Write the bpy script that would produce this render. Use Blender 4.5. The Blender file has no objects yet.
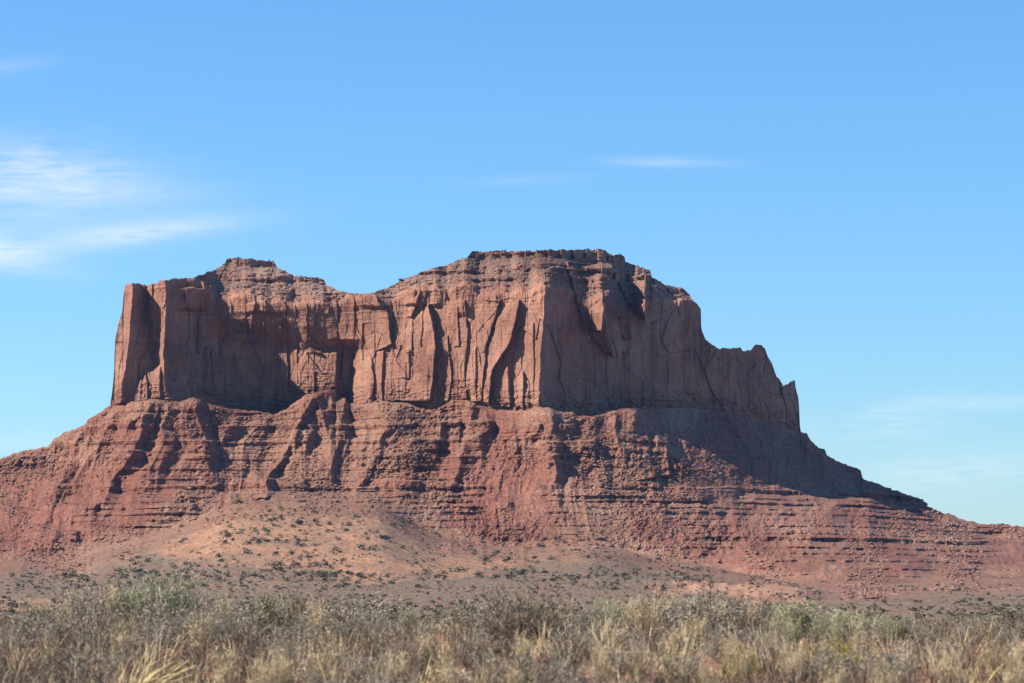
import bpy, math, random
import numpy as np

# ------------------------------------------------------------------ camera, sky, sun, exposure
SC = bpy.context.scene
COL = SC.collection
W, H = 1024, 683
LENS = 99.6
F = W * LENS / 36.0                    # focal length in pixels
VH = 585.0                             # row of the horizon
PITCH = math.atan((VH - H / 2) / F)
D0 = 3400.0                            # metres to the cliff
HAZE = 0.8e-5

cam_d = bpy.data.cameras.new("camera")
cam = bpy.data.objects.new("camera", cam_d)
COL.objects.link(cam)
cam.location = (0, 0, 0)
cam.rotation_euler = (math.pi / 2 + PITCH, 0, 0)
cam_d.lens = LENS
cam_d.sensor_width = 36.0
cam_d.clip_start = 0.5
cam_d.clip_end = 200000
cam_d.dof.use_dof = True
cam_d.dof.focus_distance = 3200
cam_d.dof.aperture_fstop = 9.0
SC.camera = cam

SUN_EL = math.radians(38)
SUN_AZ = math.radians(14)              # from due left, turned towards the viewer
sx, sy, sz = -math.cos(SUN_EL) * math.cos(SUN_AZ), -math.cos(SUN_EL) * math.sin(SUN_AZ), math.sin(SUN_EL)

world = bpy.data.worlds.new("World")
SC.world = world
world.use_nodes = True
nt = world.node_tree
nt.nodes.clear()


def N(tree, typ, **kw):
    n = tree.nodes.new(typ)
    for k, v in kw.items():
        if k.startswith("i_"):
            key = k[2:]
            key = int(key) if key.isdigit() else key.replace("_", " ")
            n.inputs[key].default_value = v
        else:
            setattr(n, k, v)
    return n


def L(tree, a, ao, b, bi):
    tree.links.new(a.outputs[ao], b.inputs[bi])


def M(tree, op, a, b=None, c=None, clamp=False):
    n = tree.nodes.new("ShaderNodeMath")
    n.operation = op
    n.use_clamp = clamp
    for k, x in enumerate((a, b, c)):
        if x is None:
            continue
        if isinstance(x, (int, float)):
            n.inputs[k].default_value = x
        else:
            tree.links.new(x, n.inputs[k])
    return n.outputs[0]


sky = N(nt, "ShaderNodeTexSky", sky_type="NISHITA", sun_disc=False, sun_elevation=SUN_EL,
        sun_rotation=-math.atan2(sx, sy), altitude=1600, air_density=1.5, dust_density=0.0, ozone_density=10.0)
bg = N(nt, "ShaderNodeBackground")
bg.inputs["Strength"].default_value = 0.084
out = N(nt, "ShaderNodeOutputWorld")
# thin cirrus in the far sky, by compass direction and height
tc = N(nt, "ShaderNodeTexCoord")
sep = N(nt, "ShaderNodeSeparateXYZ")
L(nt, tc, "Generated", sep, 0)
yy = M(nt, "MAXIMUM", sep.outputs[1], 0.05)
tx = M(nt, "DIVIDE", sep.outputs[0], yy)
tz = M(nt, "DIVIDE", sep.outputs[2], yy)
comb = N(nt, "ShaderNodeCombineXYZ")
nt.links.new(tx, comb.inputs[0])
nt.links.new(tz, comb.inputs[1])


def streak(rot, sxx, syy, scale, detail, seed):
    mp = N(nt, "ShaderNodeMapping")
    mp.inputs["Rotation"].default_value = (0, 0, rot)
    mp.inputs["Scale"].default_value = (sxx, syy, 1)
    mp.inputs["Location"].default_value = (seed, seed * 0.7, 0)
    L(nt, comb, 0, mp, 0)
    no = N(nt, "ShaderNodeTexNoise", i_Scale=scale, i_Detail=detail, i_Roughness=0.62, i_Distortion=0.5)
    L(nt, mp, 0, no, "Vector")
    return no.outputs["Fac"]


def wisp(u, v, ru, rv, ang, amp, seed, thr=0.42):
    """one patch of cirrus centred on a compass direction"""
    cx, cz = (u - 512) / F, (VH - v) / F
    dx, dz = M(nt, "SUBTRACT", tx, cx), M(nt, "SUBTRACT", tz, cz)
    ca, sa = math.cos(ang), math.sin(ang)
    a = M(nt, "MULTIPLY", M(nt, "ADD", M(nt, "MULTIPLY", dx, ca), M(nt, "MULTIPLY", dz, sa)), F / ru)
    b = M(nt, "MULTIPLY", M(nt, "SUBTRACT", M(nt, "MULTIPLY", dz, ca), M(nt, "MULTIPLY", dx, sa)), F / rv)
    r2 = M(nt, "ADD", M(nt, "MULTIPLY", a, a), M(nt, "MULTIPLY", b, b))
    g = M(nt, "POWER", 2.718, M(nt, "MULTIPLY", r2, -1.0))
    n = M(nt, "ADD", M(nt, "MULTIPLY", streak(-ang, 1.0, 4.0, 24.0, 4.0, seed), 0.5), M(nt, "MULTIPLY", streak(-ang - 0.12, 1.0, 8.0, 75.0, 9.0, seed + 3), 0.5))
    n = M(nt, "MULTIPLY", M(nt, "SUBTRACT", n, thr), 4.0, clamp=True)
    return M(nt, "MULTIPLY", M(nt, "MULTIPLY", g, n), amp)


parts = [
    wisp(-5, 172, 135, 36, -0.06, 0.42, 1.3, 0.36), wisp(60, 165, 90, 20, -0.1, 0.22, 11.3, 0.38), wisp(75, 190, 110, 13, 0.0, 0.22, 2.1, 0.3),
    wisp(-25, 247, 75, 16, -0.2, 0.62, 4.4, 0.28), wisp(135, 232, 95, 11, 0.12, 0.44, 5.2, 0.25),
    wisp(40, 225, 160, 30, 0.05, 0.16, 7.7, 0.3),
    wisp(672, 160, 55, 5, -0.02, 0.26, 8.1, 0.3), wisp(520, 178, 60, 5, 0.05, 0.10, 8.8, 0.3),
    wisp(880, 426, 75, 18, 0.12, 0.36, 3.3, 0.40), wisp(1000, 402, 70, 7, 0.0, 0.30, 9.5, 0.34), wisp(890, 410, 40, 7, 0.25, 0.24, 4.1, 0.36),
    wisp(960, 475, 110, 24, 0.05, 0.36, 6.1, 0.36), wisp(20, 442, 60, 9, 0.05, 0.16, 2.9, 0.3),
    wisp(0, 62, 50, 9, 0.1, 0.12, 6.9, 0.3),
]
acc = parts[0]
for p in parts[1:]:
    acc = M(nt, "ADD", acc, p)
acc = M(nt, "MINIMUM", acc, 0.75)
mix = N(nt, "ShaderNodeMix", data_type="RGBA")
nt.links.new(acc, mix.inputs["Factor"])
tint = N(nt, "ShaderNodeMix", data_type="RGBA", blend_type="MULTIPLY")
tint.inputs["Factor"].default_value = 1.0
tint.inputs["B"].default_value = (0.77, 0.945, 1.04, 1)
L(nt, sky, 0, tint, "A")
L(nt, tint, "Result", mix, "A")
mix.inputs["B"].default_value = (6.0, 6.2, 6.4, 1)
L(nt, mix, "Result", bg, "Color")
L(nt, bg, 0, out, 0)

sun_d = bpy.data.lights.new("sun", "SUN")
sun_d.energy = 5.0
sun_d.angle = math.radians(0.53)
sun_d.color = (1.0, 0.945, 0.875)
sun = bpy.data.objects.new("sun", sun_d)
COL.objects.link(sun)
from mathutils import Vector
sun.rotation_euler = Vector((sx, sy, sz)).to_track_quat("Z", "Y").to_euler()

SC.view_settings.view_transform = "Standard"
SC.view_settings.look = "None"
SC.view_settings.exposure = 1.0
SC.view_settings.gamma = 1.0
SC.view_settings.use_curve_mapping = False
SC.render.engine = "CYCLES"
SC.cycles.max_bounces = 4
SC.cycles.diffuse_bounces = 1

# ------------------------------------------------------------------ numpy noise
RNG = np.random.default_rng(7)


def _hash(ix, iy, seed):
    h = (ix.astype(np.int64) * 374761393 + iy.astype(np.int64) * 668265263 + seed * 1274126177) & 0xFFFFFFFF
    h = ((h ^ (h >> 13)) * 1274126177) & 0xFFFFFFFF
    h = ((h ^ (h >> 16)) * 2246822519) & 0xFFFFFFFF
    return ((h ^ (h >> 15)) & 0xFFFFFF).astype(np.float64) / float(0xFFFFFF)


def vnoise(x, y, seed=0):
    """value noise in -1..1"""
    ix, iy = np.floor(x), np.floor(y)
    fx, fy = x - ix, y - iy
    fx = fx * fx * fx * (fx * (fx * 6 - 15) + 10)
    fy = fy * fy * fy * (fy * (fy * 6 - 15) + 10)
    a, b = _hash(ix, iy, seed), _hash(ix + 1, iy, seed)
    c, d = _hash(ix, iy + 1, seed), _hash(ix + 1, iy + 1, seed)
    return ((a + (b - a) * fx) * (1 - fy) + (c + (d - c) * fx) * fy) * 2 - 1


def fbm(x, y, oct=4, seed=0, rough=0.5):
    s, a, t = 0.0, 1.0, 0.0
    for o in range(oct):
        s = s + a * vnoise(x + 17.3 * o, y - 9.1 * o, seed + o)
        t += a
        a *= rough
        x, y = x * 2.03, y * 2.03
    return s / t


def cells(x, y, seed=0, jit=0.9):
    """cellular noise: random value of the nearest cell (-1..1), and F2-F1"""
    ix, iy = np.floor(x), np.floor(y)
    f1 = np.full(x.shape, 9.0)
    f2 = np.full(x.shape, 9.0)
    val = np.zeros(x.shape)
    for dx in (-1, 0, 1):
        for dy in (-1, 0, 1):
            cx, cy = ix + dx, iy + dy
            px = cx + 0.5 + jit * (_hash(cx, cy, seed) - 0.5)
            py = cy + 0.5 + jit * (_hash(cx, cy, seed + 71) - 0.5)
            d = np.hypot(px - x, py - y)
            nv = _hash(cx, cy, seed + 133) * 2 - 1
            closer = d < f1
            f2 = np.where(closer, f1, np.minimum(f2, d))
            val = np.where(closer, nv, val)
            f1 = np.where(closer, d, f1)
    return val, f2 - f1


def smooth(e0, e1, x):
    t = np.clip((x - e0) / (e1 - e0), 0, 1)
    return t * t * (3 - 2 * t)


def tab(pts):
    a = np.array(pts, float)
    return lambda u: np.interp(u, a[:, 0], a[:, 1])


def ray(u, v):
    """direction (X/Y, Z/Y) of a pixel of the level-horizon view"""
    a, b = (u - W / 2) / F, (H / 2 - v) / F
    y = math.cos(PITCH) - b * math.sin(PITCH)
    return a / y, (math.sin(PITCH) + b * math.cos(PITCH)) / y


# ------------------------------------------------------------------ the butte: outlines
def tab_s(pts, w=14.0):
    """a table rounded off with a gaussian of w columns"""
    f = tab(pts)
    k_ = np.linspace(-2.5, 2.5, 21)
    g_ = np.exp(-k_ ** 2)
    g_ /= g_.sum()
    return lambda u: sum(gi * f(u + ki * w) for ki, gi in zip(k_, g_))


v_top = tab([(-260, 560), (-150, 520), (-60, 483), (0, 459), (12, 454), (32, 449), (48, 447), (53, 440), (64, 433), (75, 429), (84, 425),
             (89, 419), (100, 412), (110.4, 405.5), (110.9, 404), (111.4, 402), (112.4, 394), (113.8, 374), (114.4, 345), (115, 338),
             (118, 323), (121.6, 311), (122.4, 300), (122.8, 288), (126, 285), (132.5, 283.6), (142.5, 284.4), (152, 283), (166, 280), (176, 278.2),
             (194, 278), (195, 276.5), (202, 275.6), (208, 272), (215.7, 269), (224.5, 264), (226.4, 260), (228, 258.6), (237.6, 257.3), (249, 258.5), (262, 260),
             (273.4, 261), (274.6, 264), (275.6, 267), (284.4, 271), (296, 276.4), (306, 276.2), (318, 277), (324, 280), (324.7, 284), (337, 290),
             (346, 292.5), (355, 293.4), (375, 292), (388, 287), (397, 283), (406, 278), (422, 271.5), (432, 269), (442.5, 267), (454, 262), (469, 255.4),
             (471, 252.4), (473.4, 251.4), (508.6, 251), (535, 250.7), (543.7, 249.5), (570, 250), (603.7, 249.6), (608.8, 254), (612, 255.6), (619.8, 254.8),
             (624.5, 257), (625.5, 262), (640, 266.4), (650.5, 270), (652, 277), (666.6, 284.7), (682.7, 287.6), (690, 294), (691.5, 299.3),
             (697, 304), (701, 309), (701, 323), (702.4, 330), (706, 339), (712, 344), (719.3, 348.3), (730, 348), (740.5, 347.3), (743.4, 351.2), (751.5, 349),
             (754.4, 344.8), (761.7, 344.2), (766, 348.3), (768.3, 356.4), (772, 362), (776.4, 375), (778.6, 377), (780.8, 381), (783.7, 385.6), (788, 384),
             (790.6, 380.8), (795.2, 380.3), (795.7, 387), (798.4, 397.3), (799.6, 412), (800.2, 425), (800.6, 431.5), (807, 434), (810.8, 440.5), (819.6, 447.8), (824.6, 449),
             (826.8, 455), (840.7, 463), (860.5, 469.5), (862.7, 478.3), (886, 487), (911, 496), (925.7, 501.7), (927, 506), (939, 512), (949.6, 514),
             (964.3, 519.8), (984.8, 524.2), (1006.7, 523.6), (1014, 526.4), (1024, 527), (1150, 548), (1290, 570)])
v_cb = tab([(-260, 560), (-150, 520), (-60, 483), (0, 459), (110.9, 404.6), (126, 402.5), (151, 399.5), (164, 400), (179, 401.7), (193.7, 397.3), (202.5, 401), (214, 404.7),
            (230, 409), (255, 411), (275.6, 414), (287, 408), (306.4, 394.4), (313.7, 393), (331, 388.6), (333, 393), (335.7, 399), (344.5, 398), (349, 404),
            (369, 402.7), (378, 400.5), (392.7, 402), (410, 403.5), (426, 410), (433.7, 407.8), (451, 399), (470, 399), (481, 403.5), (488, 408), (497, 410),
            (520, 410.8), (538, 407.8), (549.6, 407), (555.4, 410.8), (573, 412), (577, 415.6), (592, 416.4), (614, 409.8), (634.4, 407.6), (645, 410), (683, 407), (720, 411),
            (760, 421), (800.2, 432), (801, 440)])
v_rim = tab([(0, 300), (110, 290), (166, 282), (195, 282), (206, 288), (216, 301), (245, 301), (290, 309), (345, 304), (372, 297), (384, 303), (395, 301), (416, 292), (434, 291),
             (446, 298), (464, 286), (479, 297), (501, 298), (516, 295), (530, 295), (545, 289), (561, 289), (585, 306), (602, 298), (620, 310), (633, 312), (652, 304),
             (672, 304), (693, 302), (697, 304), (701, 309), (720, 300)])
v_toe = tab_s([(-260, 572), (-150, 566), (0, 561), (50, 561), (75, 560), (90, 549), (110, 545), (150, 535), (190, 523), (230, 507), (250, 503.5), (300, 502), (330, 505), (380, 506), (395, 515),
             (415, 527), (440, 537), (470, 543), (500, 547), (530, 548), (560, 546), (580, 544), (600, 545), (620, 549), (650, 557), (700, 565), (740, 573),
             (800, 584), (840, 586), (900, 584), (960, 578), (1024, 580), (1150, 583), (1290, 586)])

# depths, metres in front of (-) or behind (+) D0
d_cb = tab_s([(-260, 300), (-150, 230), (0, 120), (60, 64), (108, 16), (120, -14), (164, -26), (180, -20), (195, -4), (230, 4), (255, 11), (275, 16), (300, 14), (315, 8), (335, 26), (350, 34), (368, -4),
            (390, -14), (430, -28), (450, -30), (500, -70), (540, -108), (575, -104), (600, -92), (636, -80), (652, -20), (683, 50), (720, 110), (760, 165), (799, 240), (830, 250),
            (862, 240), (900, 225), (940, 200), (1024, 150), (1290, 60)])
d_mid = tab_s([(-260, 200), (-150, 140), (0, 45), (60, -25), (113, -95), (164, -125), (230, -115), (275, -122), (335, -130), (400, -160), (470, -165), (540, -222), (600, -218), (650, -200),
             (690, -165), (740, -80), (800, 20), (860, 140), (900, 170), (940, 150), (1024, 90), (1290, 0)])
d_toe = tab_s([(-260, -60), (-150, -120), (0, -260), (60, -275), (110, -270), (150, -265), (190, -258), (230, -245), (300, -248), (380, -275), (440, -315), (500, -335), (540, -340), (580, -350),
             (600, -355), (620, -365), (650, -390), (700, -430), (740, -480), (800, -700), (840, -750), (900, -700), (960, -600), (1024, -550), (1290, -500)])

# break lines of the cliff face: {row: (column, depth)}
LINES = [
    {280: (100, 60), 405: (96, 60)},
    {285: (119, 20), 345: (111, 22), 405: (107, 22)},
    {284: (132.5, -8), 332: (129.5, -10), 356: (126.5, -11), 386: (122, -11), 402: (120.5, -12)},
    {284: (141, 24), 308: (143, 24), 328: (148, 22), 348: (152, 20), 365: (154, 12), 374: (141, 2), 402: (131, -8)},
    {283: (163.7, -8), 316: (165, -10), 340: (163.5, -12), 371: (163.7, -14), 402: (168, -20)},
    {283: (168, 30), 316: (170, 34), 340: (170, 32), 371: (172, 22), 390: (176, 12), 402: (180, 0)},
    {283: (198, 60), 300: (200, 68), 316: (198, 76), 340: (196, 80), 370: (193, 66), 402: (195, 36)},
    {283: (220, 64), 318: (221, 68), 340: (223, 88), 400: (226, 88)},
    {283: (284, 42), 320: (286, 50), 346: (287, 78), 400: (286, 80)},
    {283: (298, 40), 326: (301, 48), 337: (301, 56), 348: (301, 66), 400: (300, 76)},
    {283: (338, 36), 338: (338, 46), 348: (337, 64), 400: (336, 66)},
    {283: (352, 32), 338: (352, 40), 350: (352, 66), 400: (348, 70)},
    {295: (364, 26), 338: (368, 26), 350: (371, 22), 370: (370, 16), 402: (370, 4)},
    {295: (392, 20), 345: (392, 6), 402: (392, -6)},
    {295: (430, -4), 345: (430, -16), 402: (430, -22)},
    {295: (470, -30), 345: (470, -40), 402: (470, -46)},
    {295: (512, -54), 345: (512, -64), 402: (512, -70)},
    {290: (546, -76), 345: (541, -86), 402: (538, -96)},
    {290: (553, -62), 345: (550, -66), 402: (548, -76)},
    {290: (575, -30), 345: (575, -34), 410: (575, -44)},
    {290: (602, 6), 345: (602, 4), 410: (602, -6)},
    {290: (640, 56), 410: (640, 44)},
    {290: (668, 84), 410: (668, 72)},
    {290: (700, 120), 410: (700, 108)},
    {290: (725, 146), 410: (725, 132)},
    {290: (762, 196), 410: (762, 180)},
    {290: (800, 262), 410: (800, 244)},
    {290: (830, 320), 410: (830, 300)},
]

# buttresses whose faces turn to the left: polygon, step in metres at their right edge
BUTT = [
    ([(428, 303), (435, 330), (436, 345), (431, 402), (384, 402), (391, 345)], 13),
    ([(374, 298), (388, 312), (391.5, 345), (376, 350)], 8),
    ([(446, 300), (465, 298), (468, 330), (465, 370), (467, 403), (452, 403), (448, 350)], 5),
    ([(484, 299), (501, 300), (487, 345), (481, 402), (468, 402), (466, 335)], 6),
    ([(497, 318), (512, 300), (520, 300), (509, 345), (492, 372), (489, 406), (481, 402), (483, 365)], 12),
    ([(523, 312), (534, 298), (546, 290), (543, 345), (539, 408), (531, 388), (525, 350)], 6),
    ([(586, 312), (602, 297), (609, 330), (613, 356), (603, 352), (589, 332)], 22),
    ([(618, 316), (631, 318), (633, 338), (625, 340)], 13),
    ([(566, 262), (612, 264), (610, 292), (606, 300), (602, 330), (588, 330), (576, 300)], 46), ([(618, 282), (646, 281), (646, 314), (634, 314)], 38),
    ([(630, 296), (648, 298), (646, 320), (636, 314)], 14),
    ([(404, 302), (414, 298), (420, 292), (412, 318), (406, 318)], 6),
    ([(186, 353), (191, 350), (190, 383), (186, 380)], 5), ([(195, 322), (200, 316), (200, 352), (197, 352)], 6),
    ([(203, 350), (209, 345), (209, 395), (203, 390)], 7), ([(211, 350), (214, 348), (216, 392), (212, 390)], 6),
    ([(219, 345), (224, 335), (222, 372), (219, 372)], 6),
    ([(245, 303), (254, 300), (250, 335), (247, 335)], 4), ([(270, 318), (279, 316), (282, 338), (272, 338)], 5),
        ([(376, 352), (383, 350), (382, 402), (376, 402)], 5), ([(394, 352), (410, 349), (409, 378), (396, 378)], 3.5),
    ([(452, 306), (458, 304), (459, 345), (454, 345)], 3.5), ([(471, 350), (477, 346), (476, 402), (471, 402)], 4), ([(500, 372), (508, 366), (510, 408), (501, 408)], 5),
    ([(513, 380), (523, 372), (524, 408), (514, 408)], 6), ([(528, 330), (534, 322), (534, 400), (529, 390)], 3), ([(134, 382), (146, 374), (148, 402), (134, 402)], 5),
    ([(152, 376), (160, 366), (161, 400), (152, 400)], 5), ([(172, 376), (177, 368), (178, 400), (171, 400)], 5), ([(262, 300), (266, 300), (264, 330), (260, 330)], 3),
        ([(652, 322), (659, 318), (660, 400), (652, 400)], 6), ([(684, 320), (692, 316), (692, 395), (684, 395)], 7), ([(728, 362), (736, 356), (738, 405), (729, 405)], 7),
    ([(748, 372), (757, 362), (758, 412), (749, 412)], 7), ([(776, 392), (783, 388), (786, 424), (778, 424)], 6), ([(558, 330), (566, 322), (567, 405), (559, 405)], 5),
    ([(585, 345), (592, 340), (593, 405), (586, 405)], 6), ([(624, 352), (630, 348), (632, 400), (625, 400)], 6),
]
PEDESTAL = [(309, 346), (322, 351), (337, 352), (336, 402), (295, 402), (297, 364)]

# noses of rock with shade on their right: u0, u1 (shade), v0, v1
NOSES = [
    (184, 216, 485, 499), (70, 97, 504, 522), (52, 77, 531, 549), (168, 196, 504, 521), (268, 306, 479, 494), (418, 437, 439, 466),
    (442, 459, 421, 450), (480, 493, 421, 446), (397, 421, 480, 496), (549, 561, 441, 464), (532, 541, 423, 438), (575, 582, 441, 455),
    (696, 737, 487, 500), (366, 375, 487, 496),
    (475, 492, 486, 494), (540, 552, 484, 496), (145, 155, 414, 430), (120, 132, 420, 440), (84, 94, 424, 434), (100, 112, 424, 433), (205, 214, 440, 462),
    (60, 70, 485, 496), (76, 92, 484, 494), (52, 62, 442, 449), (228, 240, 425, 440), (320, 330, 410, 425), (305, 313, 430, 452),
    (467, 480, 505, 514), (505, 512, 502, 512), (345, 352, 424, 436), (395, 405, 424, 430), (404, 412, 452, 463), (470, 480, 455, 462), (560, 566, 455, 480),
    (590, 596, 440, 470), (565, 572, 424, 432), (512, 520, 424, 432),
    (30, 44, 455, 466), (10, 20, 458, 470), (290, 300, 500, 503), (130, 142, 450, 470), (150, 160, 478, 490), (598, 640, 490, 497),
    (262, 292, 288, 312), (190, 212, 286, 308), (323, 342, 292, 305), (374, 396, 296, 306), (413, 431, 290, 303), (434, 446, 289, 304),
    (463, 474, 286, 312), (507, 525, 270, 279), (488, 500, 271, 277), (548, 572, 268, 281), (600, 616, 268, 285), (646, 662, 276, 296), (496, 508, 290, 300),
    (268, 284, 267, 280), (283, 294, 275, 283), (205, 214, 271, 276), (585, 594, 268, 280),
]

# ------------------------------------------------------------------ the butte: one relief grid
du = 0.62
us = np.concatenate([np.arange(-260, -30, 3.0), np.arange(-30, 1054, du), np.arange(1054, 1290, 3.0)])
NC = len(us)
NCAP, NCL, NTA = 70, 230, 250
top = v_top(us)
jag = fbm(us * 0.35, us * 0, 3, 501, 0.6) * 1.1 + cells(us * 0.22, us * 0 + 0.5, 502)[0] * 0.5
top = top + jag * np.where(np.abs(np.gradient(top, us)) < 1.5, 1.0, 0.15)
cb = v_cb(us) + fbm(us * 0.25, us * 0, 3, 503, 0.6) * 1.4
cb = np.where((us < 110.9) | (us > 800.8), top, np.maximum(cb, top))
rim = np.clip(v_rim(us) + fbm(us * 0.10, us * 0, 2, 504, 0.5) * 3.0, top, cb)
toe = np.maximum(v_toe(us) + fbm(us * 0.06, us * 0, 3, 505, 0.6) * 8.0 * smooth(640, 560, us) + fbm(us * 0.11, us * 0, 2, 506, 0.5) * 2.0, cb + 6)
lin = lambda a, b, n: a[:, None] + (b - a)[:, None] * np.linspace(0, 1, n + 1)[None, :]
Vcap, Vcl, Vta = lin(top, rim, NCAP), lin(rim, cb, NCL), lin(cb, toe, NTA)


def break_interp(lines, U, V):
    res = None
    for ln in lines:
        k = sorted(ln)
        uu = np.interp(V, k, [ln[q][0] for q in k])
        dd = np.interp(V, k, [ln[q][1] for q in k])
        if res is None:
            res = dd.copy()
        else:
            t = np.clip((U - pu) / np.maximum(uu - pu, 0.3), 0, 1)
            res = np.where(U >= pu, pd + (dd - pd) * t, res)
        pu, pd = uu, dd
    return res


def poly_sd(U, V, P):
    """signed distance to a polygon, negative inside"""
    P = np.array(P, float)
    d = np.full(U.shape, 1e9)
    inside = np.zeros(U.shape, bool)
    n = len(P)
    for i in range(n):
        a, b = P[i], P[(i + 1) % n]
        e = b - a
        w0, w1 = U - a[0], V - a[1]
        t = np.clip((w0 * e[0] + w1 * e[1]) / (e @ e), 0, 1)
        d = np.minimum(d, np.hypot(w0 - t * e[0], w1 - t * e[1]))
        c = ((a[1] > V) != (b[1] > V)) & (U < (b[0] - a[0]) * (V - a[1]) / (b[1] - a[1] + 1e-9) + a[0])
        inside ^= c
    return np.where(inside, -d, d)


PXM = D0 / F


def add_butt(Dd, U, V, P, A, soft=0.8):
    us_, vs_ = [p[0] for p in P], [p[1] for p in P]
    m = (U > min(us_) - 6) & (U < max(us_) + 6) & (V > min(vs_) - 6) & (V < max(vs_) + 6)
    if not m.any():
        return
    u, v = U[m], V[m]
    Pc = P + [P[0]]
    lo, hi = np.full(u.shape, 1e9), np.full(u.shape, -1e9)
    for (a, b) in zip(Pc[:-1], Pc[1:]):          # left and right edge of the polygon at each row
        if abs(b[1] - a[1]) < 1e-6:
            continue
        t = (np.clip(v, min(vs_), max(vs_)) - a[1]) / (b[1] - a[1])
        ok = (t >= 0) & (t <= 1)
        x = a[0] + t * (b[0] - a[0])
        lo = np.where(ok, np.minimum(lo, x), lo)
        hi = np.where(ok, np.maximum(hi, x), hi)
    ramp = np.clip((u - lo) / np.maximum(hi - lo, 1), 0, 1.1)
    k = smooth(soft, -soft, poly_sd(u, v, P))
    Dd[m] -= 1.2 * A * (0.15 + 0.85 * ramp) * k


def add_nose(Dd, U, V, u0, u1, v0, v1, slope):
    """a block of ledge standing out of the slope; its steep right flank turns from the sun"""
    A = min((u1 - u0) * PXM * 0.5, 11)
    w = max(16, (u1 - u0) * 1.2)
    m = (U > u0 - w - 4) & (U < u1 + 6) & (V > v0 - 4) & (V < v1 + 5)
    u, v = U[m], V[m]
    rise = np.clip((u - (u0 - w)) / w, 0, 1) ** 1.3
    fall = np.clip((u1 - u) / (u1 - u0), 0, 1)
    prof = np.where(u < u0, rise, fall)
    m1 = smooth(u0 - w, u0 - w * 0.3, u) * smooth(u1 + 3, u1 - 2, u)
    kv = smooth(v0 - 0.9, v0 + 0.7, v) * smooth(v1 + 3.0, v1 - 1.5, v)
    Dd[m] -= (A * prof + slope[m] * PXM * np.clip(v1 - v, 0, v1 - v0) * m1 * 0.42) * kv


def terrace(zmin, zmax, bands, soft=0.12, win=50.0):
    """offset(z): how much farther out or in a slope of unit run lies because of its ledges"""
    dz = 0.2
    z = np.arange(zmin, zmax, dz)
    rate = np.ones_like(z)
    for (a, b, r) in bands:
        rate[(z >= a) & (z <= b)] = r
    c = np.cumsum(rate - 1) * dz
    n = int(win / dz)
    pad = np.pad(c, n, mode="edge")
    ker = np.hanning(2 * n + 1)
    ker /= ker.sum()
    c = c - np.convolve(pad, ker, mode="valid")
    return lambda q: np.interp(q, z, c)


def unproject(U, V, D):
    tx_, tz_ = ray(U, V)
    return tx_ * D, tz_ * D


# ---- cliff
U = np.repeat(us[:, None], NCL + 1, 1)
V = Vcl
wu, wv = fbm(U * 0.09, V * 0.06, 4, 11, 0.6), fbm(U * 0.07 + 40, V * 0.07, 4, 12, 0.6)
Uw, Vw = U + wu * 1.5, V + wv * 3.0
D = break_interp(LINES, Uw, Vw)
for P, A in BUTT:
    add_butt(D, Uw, Vw, P, A)
add_butt(D, Uw, Vw, PEDESTAL[:3] + PEDESTAL[3:], 17, 1.2)
for nn in NOSES:
    add_nose(D, Uw, Vw, *nn, slope=np.full_like(D, 0.1))
X, Z = unproject(U, V, D0 + D)


JX = np.cumsum(np.random.default_rng(3).uniform(5, 24, 240)) - 1000


def joints(X, Z):
    """straight upright joints: slabs that stand forward on one side and step back at the next joint"""
    x = X + fbm(X * 0.10, Z * 0.05, 3, 37, 0.6) * 0.9 + fbm(X * 0.0 + 3, Z * 0.02, 2, 38) * 1.5
    i_ = np.clip(np.searchsorted(JX, x) - 1, 0, len(JX) - 2)
    fr = (x - JX[i_]) / (JX[i_ + 1] - JX[i_])
    z0 = np.zeros_like(i_)
    seg = np.floor((Z + _hash(i_, z0, 5) * 90) / (26 + 60 * _hash(i_, z0, 6))).astype(np.int64)
    amp = np.maximum(0, _hash(i_, seg, 7) - 0.42) * 8.0
    off_ = (_hash(i_, seg, 8) - 0.5) * 2.4
    return off_ - amp * (fr - 0.5)


def rock_detail(X, Z, Dl):
    """spalled slabs, joints and bedding on the cliff"""
    wx = X + fbm(X * 0.02, Z * 0.012, 3, 21) * 14
    c1, e1 = cells(wx / 26, Z / 95, 31)
    c2, e2 = cells(wx / 9.5 + 3, Z / 34, 32)
    c3, e3 = cells(wx / 4.2, Z / 11, 33)
    d = 2.4 * c1 + 1.1 * c2 + 0.35 * c3
    jo = np.abs(fbm(wx * 0.050, Z * 0.0035, 3, 36, 0.5))
    d += 0.8 * np.exp(-(jo / 0.03) ** 2) + 0.4 * np.exp(-(e1 / 0.03) ** 2) * (c1 > 0.4)
    d += joints(X, Z) * np.interp(X / PXM + 512, [330, 372, 535, 560], [0.9, 0.5, 0.5, 0.9])
    d += 1.5 * fbm(wx * 0.055, Z * 0.010, 4, 34, 0.55) + 0.7 * fbm(X * 0.22, Z * 0.10, 4, 35, 0.6)
    return d


low = smooth(26, 6, cb[:, None] - V)                    # thin beds at the foot
upp = smooth(30, 4, V - rim[:, None])
det = rock_detail(X, Z, D)
zb = Z + fbm(X * 0.03, Z * 0.05, 3, 41) * 1.5
bed = fbm(X * 0.012, zb * 0.42, 3, 42, 0.7) * 1.3 + fbm(X * 0.08, zb * 0.9, 2, 43) * 0.6
cc, ee = cells(X / 5.0, zb / 3.2, 44)
blk = cc * 1.6 + np.exp(-(ee / 0.09) ** 2) * 1.0
D = D + det + bed * (0.25 + 1.2 * low + 0.35 * upp) + blk * (low * 0.9 + 0.1 * upp)
D = D - 3.5 * low * smooth(0, 1, fbm(X * 0.05, Z * 0.0, 3, 45) + 0.5)
# lean back a little with height
D = D + (cb[:, None] - V) * PXM * 0.07
fin = smooth(700, 712, U)
Xcl, Zcl, Dcl = X, Z, D

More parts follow.
